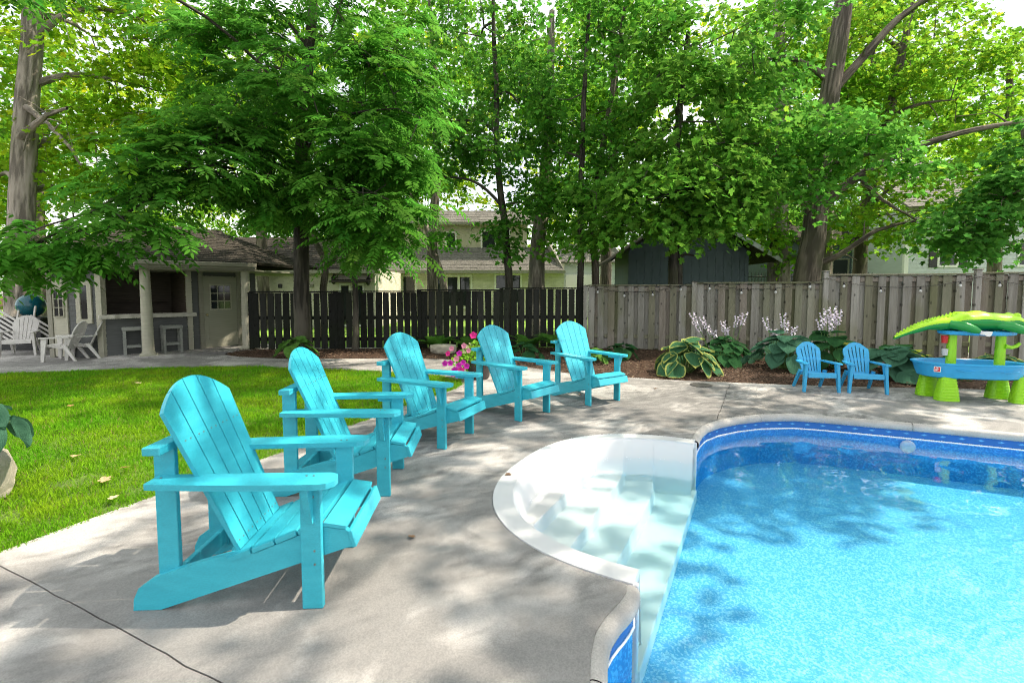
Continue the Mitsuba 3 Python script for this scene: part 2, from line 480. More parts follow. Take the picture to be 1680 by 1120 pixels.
# the body of the water: it soaks up a little red on the way through
scene['water_medium'] = {'type': 'homogeneous', 'albedo': 0.0, 'sigma_t': {'type': 'rgb', 'value': [0.55, 0.08, 0.03]}}
body = prism_xy(max(getattr(WET.buffer(0.02), 'geoms', [WET.buffer(0.02)]), key=lambda g: g.area), -0.9, ZW - 0.012)
scene['water__body'] = {**mikit.ply(body, {'type': 'null'}), 'interior': {'type': 'ref', 'id': 'water_medium'}}

put('deck_cover_plate', move(prism_xy(Point(0, 0).buffer(0.155, 24), 0.0, 0.006), 2.78, 6.99, 0.002), 'plate_dark', label='round dark cover plate set flat into the concrete beside the garden bed', category='drain cover')
mat('plate_dark', (0.06, 0.058, 0.055), 0.6)

# ------------------------------------------------------------------ turquoise wooden armchairs (x forward, y to the chair's left)
def chair_parts():
    P = []
    board = [(-.815, 0), (-.70, 0), (.122, .262), (.112, .322), (.100, .334), (.028, .346), (-.010, .352), (-.30, .240), (-.335, .245), (-.40, .240), (-.47, .224), (-.63, .178), (-.73, .142), (-.79, .098), (-.812, .05)]
    for s in (-1, 1):
        P.append(('side_board', prism_xz(board, *sorted((s * .206, s * .234)))))
        P.append(('front_leg', cbox(-.088, 0, *sorted((s * .235, s * .265)), 0, .560)))
        P.append(('rear_post', cbox(-.722, -.634, *sorted((s * .177, s * .205)), .06, .702)))
        arm = Polygon([(-.692, .206), (-.692, .300), (-.50, .318), (-.22, .335), (0.0, .338), (.045, .330), (.068, .305), (.072, .275), (.060, .236), (.03, .220), (-.15, .214), (-.60, .206)]).buffer(.008, 4)
        a = prism_xy(arm, .561, .586)
        if s < 0:
            a.apply_transform(np.diag([1, -1, 1, 1.0]))
            a.invert()
        P.append(('arm', a))
        br = prism_xz([(0, .558), (0, .38), (-.012, .38), (-.075, .53), (-.075, .558)], -.014, .014)
        P.append(('arm_bracket', move(prism_xz([(0, .558), (0, .385), (.012, .385), (.062, .535), (.062, .558)], -.013, .013), -.044, s * .266, 0, s * math.pi / 2)))
        P.append(('arm_cleat', cbox(-.19, -.089, *sorted((s * .235, s * .258)), .533, .560)))
    # seat slats follow the boards' top edge
    prof = [(-.305, .242), (-.205, .2805), (-.108, .3185), (-.010, .3555)]
    rear = Polygon([(0, -.242), (.105, -.242), (.105, .242), (0, .242), (-.012, .17), (-.032, .13), (.03, .06), (.035, 0), (.03, -.06), (-.032, -.13), (-.012, -.17)])
    sl = math.atan2(.112, .29)
    P.append(('seat_slat', move(prism_xy(rear, 0, .021), -.408, 0, .2055, 0, -sl)))
    for (xa, za), (xb, zb) in zip(prof[:-1], prof[1:]):
        P.append(('seat_slat', move(cbox(.004, math.hypot(xb - xa, zb - za) - .004, -.243, .243, 0, .021), xa, 0, za, 0, -math.atan2(zb - za, xb - xa))))
    P.append(('seat_slat', move(cbox(.003, .104, -.243, .243, 0, .021), -.004, 0, .357, 0, math.atan2(.018, .10))))
    P.append(('seat_slat', move(cbox(0, .078, -.246, .246, 0, .020), .1045, 0, .334, 0, math.radians(74))))
    P.append(('cross_stretcher', cbox(-.66, -.634, -.176, .176, .08, .16)))
    P.append(('back_rail', cbox(-.700, -.628, -.305, .305, .703, .737)))
    P.append(('lower_back_rail', cbox(-.395, -.37, -.205, .205, .155, .225)))
    # back: five tapered slats under a common arch
    tilt = math.atan2(.31, .74)
    L = .80
    for k in range(5):
        b0, b1 = -.205 + .082 * k, -.205 + .082 * (k + 1)
        w0, w1 = -.262 + .1048 * k, -.262 + .1048 * (k + 1)
        pts = [(b0 + .003, 0), (b1 - .003, 0)]
        us = np.linspace(w1 - .003, w0 + .003, 9)
        pts += [(u, L - 1.8 * u * u) for u in us]
        q = trimesh.creation.extrude_polygon(Polygon(pts), .019, engine='earcut')
        v = np.array(q.vertices)
        u, w, h = v[:, 0], v[:, 1], v[:, 2]
        x = -.372 - w * math.sin(tilt) - h * math.cos(tilt)
        z = .245 + w * math.cos(tilt) - h * math.sin(tilt)
        f = np.array(q.faces)
        q = trimesh.Trimesh(np.c_[x, u, z], f, process=False)
        if q.volume < 0:
            q.invert()
        P.append(('back_slat', q))
    sc = []
    for k in range(5):
        for w, sp in ((.035, .082), (.535, .098)):
            u = (k - 2) * sp
            for du in (-.018, .018):
                d = move(trimesh.creation.cylinder(.0042, .003, sections=8), 0, 0, 0, 0, -(math.pi / 2 - tilt))
                d.apply_translation([-.372 - w * math.sin(tilt) + .0008, u + du, .245 + w * math.cos(tilt)])
                sc.append(d)
    for s in (-1, 1):
        for x_, y_ in ((-.03, .25), (-.06, .25), (-.67, .24)):
            sc.append(move(trimesh.creation.cylinder(.0045, .003, sections=8), x_, s * y_, .5865))
        for z_ in (.20, .26, .50):
            sc.append(move(trimesh.creation.cylinder(.0045, .003, sections=8), -.03, s * .2655, z_, 0, 0, math.pi / 2))
    P.append(('screw', cat(sc)))
    return P


POSES = [(-.838, 2.274, .055), (-.832, 3.421, .045), (-.475, 4.354, -.41), (.264, 5.208, -.712), (1.152, 5.849, -.956)]
CL = ['turquoise wooden armchair at the near end of the row, nearest to the lawn corner', 'turquoise wooden armchair second from the near end of the row',
      'turquoise wooden armchair third in the row, in the middle beside the path', 'turquoise wooden armchair fourth in the row, in front of the pink petunias',
      'turquoise wooden armchair at the far end of the row, beside the mulch bed']
seen = {}
chair_ply = []
for nm, m_ in chair_parts():
    chair_ply.append((nm, mikit.ply(m_, 'screw_steel' if nm == 'screw' else 'chair_paint')))
for i, (x, y, a) in enumerate(POSES):
    key = num('wooden_armchair')
    M = T().translate([x, y, 0.001]).rotate([0, 0, 1], math.degrees(a))
    cnt = {}
    for nm, d in chair_ply:
        c = cnt.get(nm, 0)
        cnt[nm] = c + 1
        scene[f'{key}__{nm}' + (f'_{c:03d}' if c else '')] = {**d, 'to_world': M}
    tag(key, CL[i], 'armchair', 'turquoise armchairs in a row along the deck')
# ------------------------------------------------------------------ timber fences
def wood(key, dark, light, green, fx=26.0):
    def col(p, n, uv):
        q = p.x * 0.95 - p.y * 0.31
        g = fbm(q * fx, p.z * 1.6 + 7 * noise(q * 3, 0.0, 0.0), p.y * 3, 3)
        f = noise(q * 150, p.z * 6, 0.0)
        kn = smoothstep(0.10, 0.03, voronoi(q * 4.2, p.z * 2.3)[0])
        alg = smoothstep(0.42, 0.66, fbm(q * 2.3, p.z * 1.1, 4.0, 3))
        c = mix(dark, light, g * 0.75 + f * 0.25)
        c = mix(c, green, alg * 0.55)
        return c * (1 - 0.65 * kn)
    mat(key, mikit.proc(col), 0.85, specular=0.2, bump=lambda p, n, uv: fbm((p.x * 0.95 - p.y * 0.31) * 60, p.z * 4, 0.0, 2), bump_scale=0.004, eps=3e-3)


wood('board_grey', (0.13, 0.125, 0.11), (0.33, 0.32, 0.29), (0.15, 0.16, 0.085))
wood('board_pale', (0.19, 0.18, 0.165), (0.42, 0.41, 0.38), (0.20, 0.20, 0.13))
wood('board_olive', (0.11, 0.105, 0.08), (0.24, 0.235, 0.17), (0.12, 0.135, 0.055))
wood('board_warm', (0.14, 0.12, 0.10), (0.30, 0.27, 0.235), (0.15, 0.15, 0.09))
wood('board_black', (0.008, 0.009, 0.008), (0.022, 0.023, 0.021), (0.014, 0.019, 0.010))
wood('board_black_worn', (0.014, 0.015, 0.014), (0.042, 0.042, 0.039), (0.022, 0.028, 0.016))

rf = np.random.default_rng(21)
F0, F1 = np.array([1.76, 11.48]), np.array([12.2, 8.74])
FU = (F1 - F0) / np.linalg.norm(F1 - F0)
FA = math.atan2(FU[1], FU[0])
GREYS = ['board_grey', 'board_pale', 'board_olive', 'board_warm', 'board_grey']


def fence_piece(key, m, s, bs, **kw):
    put(key, move(m, F0[0] + FU[0] * s, F0[1] + FU[1] * s, 0, FA), bs, **kw)


POSTS = [(0.0, 1.52), (2.42, 1.60), (5.02, 1.78), (7.66, 1.79), (10.3, 1.80)]
for s, h in POSTS:
    k = num('grey_fence__post')
    fence_piece(k, cbox(-.048, .048, -.10, -.004, -.05, h, .006), s, 'board_pale')
    if h > 1.7:
        fence_piece(num('grey_fence__post_cap'), cbox(-.066, .066, -.118, .014, h + .002, h + .03, .01), s, 'board_grey')
for (sa, ha), (sb, hb) in zip(POSTS[:-1], POSTS[1:]):
    top = {0: 1.50, 1: 1.545, 2: 1.70, 3: 1.715}[POSTS.index((sa, ha))]
    fence_piece(num('grey_fence__cap_rail'), cbox(sa + .05, sb - .05, -.075, .065, top + .002, top + .034, .005), 0, 'board_olive')
    fence_piece(num('grey_fence__rail'), cbox(sa + .05, sb - .05, -.012, .028, top - .125, top - .036, .003), 0, 'board_warm')
    fence_piece(num('grey_fence__rail'), cbox(sa + .05, sb - .05, -.012, .028, .28, .37, .003), 0, 'board_olive')
    s = sa + .055
    front = True
    while s < sb - .09:
        w = rf.uniform(.125, .155)
        if front:
            w = min(w, sb - .055 - s)
            m = cbox(0, w, -.036, -.014, rf.uniform(.015, .05), top - rf.uniform(.0, .006), .003)
            fence_piece(num('grey_fence__board'), move(m, 0, 0, 0, 0, rf.normal(0, .004)), s, GREYS[rf.integers(5)])
            s += w * rf.uniform(.78, .95)
            front = False
        else:
            gap = rf.uniform(.09, .125)
            m = cbox(-.035, gap + .035, .030, .050, rf.uniform(.02, .06), top - .005, .003)
            fence_piece(num('grey_fence__board'), m, s, GREYS[rf.integers(5)])
            s += gap
            front = True
tag('grey_fence', 'weathered grey board-on-board timber fence behind the garden bed', 'fence')

# dark picket fence to the left
K0, K1 = np.array([-6.05, 11.10]), np.array([1.70, 11.50])
KU = (K1 - K0) / np.linalg.norm(K1 - K0)
KA = math.atan2(KU[1], KU[0])
KL = np.linalg.norm(K1 - K0)


def picket_piece(key, m, s, bs):
    put(key, move(m, K0[0] + KU[0] * s, K0[1] + KU[1] * s, 0, KA), bs)


kp = np.linspace(0, KL - .02, 5)
for i, s in enumerate(kp):
    picket_piece(num('dark_fence__post'), cbox(-.045, .045, .0, .09, -.05, 1.36 + .03 * i, .005), s, 'board_black')
for i in range(4):
    hz = [1.345, 1.355, 1.385, 1.43][i]
    for z in (.22, .72):
        picket_piece(num('dark_fence__rail'), cbox(kp[i] + .046, kp[i + 1] - .046, .022, .060, z, z + .085, .003), 0, 'board_black')
    picket_piece(num('dark_fence__cap_rail'), cbox(kp[i] + .004, kp[i + 1] - .004, -.035, .075, hz + .004, hz + .036, .005), 0, 'board_black')
    s = kp[i] + .05
    while s < kp[i + 1] - .06:
        w = rf.uniform(.128, .150)
        m = cbox(0, w, -.001, .020, rf.uniform(.03, .07), hz - rf.uniform(0, .01), .003)
        picket_piece(num('dark_fence__picket'), move(m, 0, 0, 0, 0, rf.normal(0, .006)), s, ['board_black', 'board_black_worn'][int(rf.random() < .4)])
        s += w + rf.uniform(.022, .042)
tag('dark_fence', 'low black picket fence with see-through gaps under the trees', 'fence')

# ------------------------------------------------------------------ the garden pavilion with its bar
def siding(key, c0, c1):
    mat(key, mikit.proc(lambda p, n, uv: mix(c0, c1, fbm(p.x * 6, p.y * 6, p.z * 40, 3))), 0.7)


siding('siding_grey', (0.075, 0.08, 0.08), (0.12, 0.125, 0.125))
siding('trim_cream', (0.34, 0.33, 0.26), (0.43, 0.415, 0.335))
siding('trim_taupe', (0.20, 0.195, 0.155), (0.26, 0.25, 0.20))
siding('door_cream', (0.24, 0.24, 0.185), (0.30, 0.295, 0.235))
siding('inside_wood', (0.07, 0.055, 0.042), (0.13, 0.105, 0.08))
mat('pane_glass', (0.02, 0.025, 0.028), 0.04)
mat('shingle_brown', mikit.proc(lambda p, n, uv: mix((0.024, 0.022, 0.019), (0.065, 0.058, 0.048), fbm(p.x * 7, p.y * 7, p.z * 7, 3)) * (0.7 + 0.6 * noise(p.x * 60, p.y * 60, p.z * 60))), 0.9, specular=0.15)
mat('shingle_tan', mikit.proc(lambda p, n, uv: mix((0.115, 0.11, 0.10), (0.205, 0.195, 0.175), fbm(p.x * 4, p.y * 4, p.z * 4, 3)) * (0.75 + 0.5 * noise(p.x * 30, p.y * 30, p.z * 30))), 0.9)
mat('counter_stone', mikit.proc(lambda p, n, uv: mix((0.30, 0.29, 0.25), (0.55, 0.53, 0.46), fbm(p.x * 9, p.y * 9, p.z * 20, 3))), 0.6)
mat('brass', (0.5, 0.42, 0.2), 0.3, metallic=1.0)


def shingles(pts, course, width, thick, seed=0):
    """Shingle courses laid over a planar roof face whose first two points are the eave."""
    p = np.asarray(pts, float)
    n = np.cross(p[1] - p[0], p[-1] - p[0])
    n /= np.linalg.norm(n)
    if n[2] < 0:
        n = -n
    u = p[1] - p[0]
    u /= np.linalg.norm(u)
    v = np.cross(n, u)
    if v[2] < 0:
        v = -v
    q = Polygon([((a - p[0]) @ u, (a - p[0]) @ v) for a in p])
    r = np.random.default_rng(seed)
    x0, y0, x1, y1 = q.bounds
    out = []
    y, row = y0, 0
    tilt = thick * 0.9 / course
    while y < y1:
        x = x0 - r.uniform(0, width)
        while x < x1:
            w = width * r.uniform(.75, 1.25)
            b = shapely.box(x + .002, y, x + w - .002, y + course * 1.25).intersection(q)
            if not b.is_empty and b.area > .15 * w * course and b.geom_type == 'Polygon':
                bx0, by0, bx1, by1 = b.bounds
                cs = [(bx0, by0), (bx1, by0), (bx1, by1), (bx0, by1)] if b.area > .97 * (bx1 - bx0) * (by1 - by0) else list(b.exterior.coords)[:-1]
                t = thick * r.uniform(.7, 1.3)
                lo = [p[0] + u * a + v * c + n * .001 for a, c in cs]
                hi = [p[0] + u * a + v * c + n * (.004 + t - (c - y) * tilt * .7) for a, c in cs]
                k = len(cs)
                vs = np.array(lo + hi)
                f = [[k, k + i, k + i + 1] for i in range(1, k - 1)] + [t_ for i in range(k) for t_ in ([i, (i + 1) % k, k + (i + 1) % k], [i, k + (i + 1) % k, k + i])]
                out.append(trimesh.Trimesh(vs, np.array(f), process=False))
            x += w
        y += course
        row += 1
    return cat(out)


def slab_from(pts, thick):
    """A planar polygon with thickness below it."""
    p = np.asarray(pts, float)
    n = np.cross(p[1] - p[0], p[2] - p[0])
    n /= np.linalg.norm(n)
    if n[2] < 0:
        n = -n
    return trimesh.convex.convex_hull(np.vstack([p - n * .001, p - n * thick]))


def frame_at(o, ang):
    """Mesh placed with local x along the wall (seen from outside, to the right), local -y towards the viewer."""
    return lambda m: move(m, o[0], o[1], o[2] if len(o) > 2 else 0, ang)


def window_at(owner, place, x0, x1, z0, z1, nx=1, nz=1, frame='trim_cream', fw=.05, bar=.02, depth=.03, name='window'):
    k = f'{owner}__{num(owner + name)[len(owner):]}'
    fr = [box(x0 - fw, x1 + fw, -depth, .0, z1, z1 + fw), box(x0 - fw, x1 + fw, -depth - .01, .0, z0 - fw, z0), box(x0 - fw, x0, -depth, .0, z0, z1), box(x1, x1 + fw, -depth, .0, z0, z1)]
    for i in range(1, nx):
        c = x0 + (x1 - x0) * i / nx
        fr.append(box(c - bar / 2, c + bar / 2, -depth * .8, -.002, z0, z1))
    for i in range(1, nz):
        c = z0 + (z1 - z0) * i / nz
        fr.append(box(x0, x1, -depth * .7, -.004, c - bar / 2, c + bar / 2))
    put(k, place(cat(fr)), frame)
    n = 0
    for i in range(nx):
        for j in range(nz):
            a, b = x0 + (x1 - x0) * i / nx + bar / 2, x0 + (x1 - x0) * (i + 1) / nx - bar / 2
            c, d = z0 + (z1 - z0) * j / nz + bar / 2, z0 + (z1 - z0) * (j + 1) / nz - bar / 2
            put(f'{k}__pane' + (f'_{n:03d}' if n else ''), place(box(a, b, -.012, -.006, c, d)), 'pane_glass')
            n += 1
    return k


PA, PB, PC, PD = np.array([-9.62, 10.02]), np.array([-8.52, 10.0]), np.array([-7.44, 11.16]), np.array([-6.66, 12.55])   # left wall, bar front, door wall
PE, PF = np.array([-9.4, 14.2]), np.array([-11.0, 12.6])
PV = 'pavilion'


def wall_frame(a, b):
    d = b - a
    return frame_at((a[0], a[1], 0), math.atan2(d[1], d[0])), np.linalg.norm(d)


def plank_wall(owner, pl, x0, x1, z0, z1, h=.105, bs='siding_grey'):
    z = z0
    while z < z1 - .01:
        e = min(z + h, z1)
        v = [(x0, 0, z), (x1, 0, z), (x1, 0, e), (x0, 0, e), (x0, -.018, z), (x1, -.018, z), (x1, -.006, e), (x0, -.006, e)]
        put(num(owner + '__plank'), pl(trimesh.convex.convex_hull(np.array(v))), bs)
        z = e + .0015


pl, L = wall_frame(PA, PB)
put('pavilion__wall', pl(box(0, L, .002, .08, 0, 1.86)), 'siding_grey', label='grey plank wall with a small cream window')
plank_wall('pavilion__wall', pl, .42, L - .10, .02, 1.86)
put('pavilion__corner_post', pl(cbox(-.03, .07, -.05, .06, 0, 1.86)), 'trim_taupe')
put('pavilion__corner_post_001', pl(cbox(L - .10, L + .02, -.05, .08, 0, 1.86)), 'trim_cream')
window_at(PV, lambda m: pl(move(m, 0, -.019)), L - .43, L - .28, .80, 1.50, 1, 1, fw=.09)
put('pavilion__side_door', pl(cbox(.08, .38, -.035, -.001, .02, 1.62)), 'trim_cream', label='narrow cream side door with a small paned window')
kd = window_at('pavilion', lambda m: pl(move(m, 0, -.036)), 0.13, .32, .86, 1.40, 2, 3, fw=.015, bar=.015)
pl, L = wall_frame(PB, PC)
put('pavilion__bar_front', pl(box(.02, L, .02, .10, 0, .80)), 'siding_grey', label='grey plank front under the bar counter')
plank_wall('pavilion__bar_front', lambda m: pl(move(m, 0, .018)), .03, L - .06, .02, .79, .13)
put('pavilion__bar_post', pl(cbox(L - .09, L + .01, -.03, .08, 0, 1.86)), 'trim_cream')
cz = np.linspace(-.08, L + .06, 22)
rc = np.random.default_rng(2)
ctr = Polygon([(x, -.16 + rc.normal(0, .012)) for x in cz] + [(L + .06, .30), (-.08, .30)])
put('pavilion__bar_counter', pl(prism_xy(ctr, .805, .885)), 'counter_stone', label='rough pale slab used as the bar counter')
put('pavilion__bar_back', pl(cat([box(-.6, L + .6, 1.75, 1.80, 0, 1.9), box(L - .02, L + .03, .12, 1.74, 0, 1.9), box(.02, .07, .12, 1.74, 0, 1.9)])), 'inside_wood', label='brown boarded back wall inside the bar')
put('pavilion__back_shelf', pl(cbox(.1, L - .1, 1.45, 1.74, 1.12, 1.15)), 'inside_wood')
pl, L = wall_frame(PC, PD)
put('pavilion__door_wall', pl(box(.0, L, .03, .10, 0, 1.95)), 'siding_grey', label='grey wall round the cream door')
plank_wall('pavilion__door_wall', lambda m: pl(move(m, 0, .028)), .01, .16, .02, 1.9, .13)
dr0, dr1 = .27, 1.06
put('pavilion__door', pl(cbox(dr0, dr1, -.015, .028, .03, 1.74)), 'door_cream', label='cream door with a nine-pane window')
put('pavilion__door__handle', pl(move(trimesh.creation.icosphere(2, .026), dr0 + .05, -.045, .82)), 'brass', smooth=True)
put('pavilion__door__lower_panel', pl(cbox(dr0 + .1, dr1 - .1, -.022, -.016, .15, .80)), 'door_cream')
for a, b, c, d in ((dr0 - .10, dr0 - .005, 0, 1.84), (dr1 + .005, dr1 + .10, 0, 1.84)):
    put(num('pavilion__door_casing'), pl(cbox(a, b, -.02, .028, c, d)), 'trim_taupe')
put(num('pavilion__door_casing'), pl(cbox(dr0 - .10, dr1 + .10, -.02, .028, 1.842, 1.93)), 'trim_taupe')
wx0, wx1, wz0, wz1 = dr0 + .16, dr1 - .16, .95, 1.52
fr = [box(wx0 - .025, wx1 + .025, -.024, -.016, wz1, wz1 + .025), box(wx0 - .025, wx1 + .025, -.024, -.016, wz0 - .025, wz0), box(wx0 - .025, wx0, -.024, -.016, wz0, wz1), box(wx1, wx1 + .025, -.024, -.016, wz0, wz1)]
for i in (1, 2):
    fr += [box(wx0 + (wx1 - wx0) * i / 3 - .009, wx0 + (wx1 - wx0) * i / 3 + .009, -.026, -.016, wz0, wz1), box(wx0, wx1, -.025, -.016, wz0 + (wz1 - wz0) * i / 3 - .009, wz0 + (wz1 - wz0) * i / 3 + .009)]
put('pavilion__door__glazing_bars', pl(cat(fr)), 'trim_cream')
for i in range(9):
    a, b = wx0 + (wx1 - wx0) * (i % 3) / 3, wz0 + (wz1 - wz0) * (i // 3) / 3
    put(num('pavilion__door__pane'), pl(box(a + .01, a + (wx1 - wx0) / 3 - .01, -.020, -.0165, b + .01, b + (wz1 - wz0) / 3 - .01)), 'pane_glass')
for i, (cx, cy, h) in enumerate([(-7.70, 10.12, 1.93), (-6.24, 11.28, 1.90)]):
    k = num('pavilion__column')
    put(k, move(lathe([(.118, .07), (.118, .10), (.104, .115), (.102, .9), (.090, h - .10), (.090, h - .06), (.0, h - .06)], 28), cx, cy, 0), 'trim_cream', smooth=35)
    put(k + '__base', move(cat([cbox(-.16, .16, -.16, .16, -.01, .045, .008), lathe([(.14, .045), (.145, .06), (.125, .078), (.0, .078)], 28)]), cx, cy, 0, .66), 'trim_cream')
    put(k + '__capital', move(cat([cbox(-.14, .14, -.14, .14, h - .03, h + .02, .008), lathe([(.094, h - .07), (.12, h - .045), (.125, h - .03), (0, h - .03)], 28)]), cx, cy, 0, .66), 'trim_cream')
put('pavilion__step_slab', prism_xy(Polygon([(-8.4, 9.80), (-7.5, 9.86), (-6.0, 11.12), (-6.2, 11.9), (-7.2, 12.0), (-8.5, 10.4)]), -.05, .025), 'concrete', label='thin concrete floor slab under the columns')
EV = [(-11.0, 10.6), (-10.2, 9.75), (-7.62, 9.72), (-5.95, 11.22), (-5.6, 13.9), (-9.5, 15.0), (-11.6, 13.0)]
EZ = 2.03
ridge = [np.array([-9.3, 12.1, 3.05]), np.array([-7.9, 13.2, 2.96])]
ev3 = [np.array([x, y, EZ]) for x, y in EV]
faces = [[ev3[0], ev3[1], ridge[0]], [ev3[1], ev3[2], ridge[0]], [ev3[2], ev3[3], ridge[1], ridge[0]], [ev3[3], ev3[4], ridge[1]], [ev3[4], ev3[5], ridge[1]], [ev3[5], ev3[6], ridge[0], ridge[1]], [ev3[6], ev3[0], ridge[0]]]
put('pavilion__roof', cat([slab_from(f, .05) for f in faces]), 'shingle_brown', label='dark hipped shingle roof')
put('pavilion__roof__shingle', cat([shingles(f, .145, .22, .016, i) for i, f in enumerate(faces[:4])]), 'shingle_brown', kind='stuff')
gut = []
for a, b in zip(ev3[:4], ev3[1:4]):
    d = (b - a)[:2]
    pl2 = frame_at((a[0], a[1], 0), math.atan2(d[1], d[0]))
    gut.append(pl2(prism_xz([(0, EZ - .155), (np.linalg.norm(d), EZ - .155), (np.linalg.norm(d), EZ - .02), (0, EZ - .02)], -.035, .02)))
    gut.append(pl2(cbox(0, np.linalg.norm(d), -.10, -.037, EZ - .105, EZ - .01, .012)))
put('pavilion__gutter', cat(gut), 'trim_taupe', label='taupe gutter and fascia along the eave')
put('pavilion__soffit', prism_xy(Polygon(EV).buffer(-.03), EZ - .19, EZ - .157), 'trim_taupe')
tag('pavilion', 'grey pool bar pavilion with cream columns and a dark hipped roof', 'pavilion')


def stool(x, y, a, label):
    k = num('bar_stool')
    pl = lambda m: move(m, x, y, .02, a)
    put(k + '__seat', pl(cbox(-.19, .19, -.16, .16, .53, .60, .008)), 'stool_wood')
    for i, (sx, sy) in enumerate([(-1, -1), (1, -1), (1, 1), (-1, 1)]):
        put(k + '__leg' + (f'_{i:03d}' if i else ''), pl(cbox(sx * .155 - .024, sx * .155 + .024, sy * .125 - .024, sy * .125 + .024, 0, .529)), 'stool_wood')
    for i, (a0, a1, b0, b1) in enumerate([(-.13, .13, -.14, -.11), (-.13, .13, .11, .14), (-.17, -.14, -.10, .10), (.14, .17, -.10, .10)]):
        put(k + '__stretcher' + (f'_{i:03d}' if i else ''), pl(cbox(a0, a1, b0, b1, .17, .215)), 'stool_wood')
    tag(k, label, 'bar stool', 'weathered stools at the bar')


siding('stool_wood', (0.17, 0.18, 0.165), (0.28, 0.29, 0.27))
stool(-8.06, 10.20, .72, 'grey wooden bar stool left of the front cream column')
stool(-7.62, 10.72, .80, 'grey wooden bar stool between the front column and the cream door')

# ------------------------------------------------------------------ houses and shed beyond the fences
def brick_col(c0, c1):
    def f(p, n, uv):
        u = p.x + p.y
        row = dr.floor(p.z / 0.075)
        a = u / 0.22 + 0.5 * (row - 2 * dr.floor(row / 2))
        m = dr.maximum(smoothstep(0.05, 0.02, a - dr.floor(a)), smoothstep(0.14, 0.06, p.z / 0.075 - row))
        return mix(c0, c1, cell_rand(a, row)) * (1 - 0.18 * m)
    return mikit.proc(f)


mat('brick_cream', brick_col((0.47, 0.45, 0.37), (0.56, 0.54, 0.45)), 0.85)
mat('vinyl_cream', (0.46, 0.43, 0.33), 0.6)
mat('vinyl_white', mikit.proc(lambda p, n, uv: mix((0.42, 0.46, 0.47), (0.50, 0.54, 0.55), fbm(p.x * 3, p.y * 3, p.z * 12, 3))), 0.6)
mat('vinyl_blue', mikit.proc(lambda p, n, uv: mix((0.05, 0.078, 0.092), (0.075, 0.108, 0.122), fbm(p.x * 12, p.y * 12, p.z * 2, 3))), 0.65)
mat('frame_white', (0.68, 0.68, 0.66), 0.5)
mat('iron_black', (0.02, 0.02, 0.02), 0.5)
H_ = 'cream_house'
hy = 24.0
at = lambda x, y: frame_at((x, y, 0), 0)
put('cream_house__ground_floor', box(-8.6, 2.6, hy, hy + 7, -.1, 2.75), 'brick_cream', label='painted brick ground floor')
put('cream_house__upper_wall', box(-7.3, .75, hy + .45, hy + 6.5, 2.8, 4.9), 'vinyl_cream', label='cream upper wall with vertical panels')
for i in range(48):
    x = -7.2 + i * .165
    put(num('cream_house__upper_wall__batten'), cbox(x, x + .03, hy + .425, hy + .4485, 3.62, 4.74, .004), 'vinyl_cream')
sk = [[(-8.8, hy - .5, 2.36), (2.55, hy - .5, 2.36), (1.9, hy + .42, 3.57), (-7.9, hy + .42, 3.57)], [(-7.5, hy + .1, 4.78), (1.0, hy + .1, 4.78), (.9, hy + .75, 5.45), (-7.4, hy + .75, 5.45)],
      [(2.56, hy - .5, 2.36), (3.3, hy + 6.5, 2.36), (2.1, hy + 6.5, 5.3), (.92, hy + .7, 5.4), (1.92, hy + .42, 3.57)]]
for i, f in enumerate(sk):
    k = 'cream_house__roof' + (f'_{i:03d}' if i else '')
    put(k, slab_from([np.array(q, float) for q in f[:4]], .06) if i < 2 else trimesh.convex.convex_hull(np.vstack([np.array(f, float), np.array(f, float) - [.1, -.05, .1]])), 'shingle_tan')
    if i < 2:
        put(k + '__shingle', shingles([np.array(q, float) for q in f], .20, .34, .02, 40 + i), 'shingle_tan', kind='stuff')
put('cream_house__eave', cat([box(-8.9, 2.6, hy - .58, hy - .50, 2.24, 2.40), box(-8.85, 2.6, hy - .49, hy - .005, 2.26, 2.30), box(-7.55, 1.05, hy + .0, hy + .09, 4.66, 4.80)]), 'trim_taupe')
put('cream_house__flat_roof', box(-7.4, .9, hy + .76, hy + 6.4, 5.2, 5.43), 'shingle_tan')
hp = lambda y: (lambda m: move(m, 0, y, 0))
window_at(H_, hp(hy), -6.32, -4.82, .35, 2.12, 2, 1, 'frame_white', .07, .06)
window_at(H_, hp(hy), -4.02, -3.42, .6, 2.12, 1, 1, 'frame_white', .07, .05)
window_at(H_, hp(hy), -3.25, -2.05, .6, 2.12, 2, 1, 'frame_white', .07, .12)
window_at(H_, hp(hy), -.80, .42, .8, 2.18, 2, 2, 'frame_white', .07, .05)
window_at(H_, hp(hy + .42), -3.30, -2.86, 3.32, 4.30, 1, 1, 'frame_white', .07, .05)
window_at(H_, hp(hy + .42), -1.50, -.15, 3.45, 4.38, 2, 1, 'frame_white', .07, .07)
tag('cream_house', 'two-storey cream house with a tan mansard roof behind the black fence', 'house')
W_ = 'house_wing'
put('house_wing__wall', box(-12.0, -5.4, 19.0, 24, -.1, 2.25), 'brick_cream', label='cream painted brick wall')
wf_ = [[(-12.4, 18.55, 2.18), (-5.1, 18.55, 2.18), (-6.2, 21.5, 3.75), (-12.2, 21.5, 3.75)]]
put('house_wing__roof', slab_from([np.array(q, float) for q in wf_[0]], .06), 'shingle_brown')
put('house_wing__roof__shingle', shingles([np.array(q, float) for q in wf_[0]], .19, .32, .02, 50), 'shingle_brown', kind='stuff')
put('house_wing__gutter', cbox(-12.4, -5.1, 18.43, 18.54, 2.06, 2.19), 'trim_taupe')
window_at(W_, hp(19.0), -6.75, -6.42, .05, 1.62, 1, 1, 'frame_white', .06, .05, name='glass_door')
window_at(W_, hp(19.0), -6.22, -5.88, .05, 1.62, 1, 1, 'frame_white', .06, .05, name='glass_door')
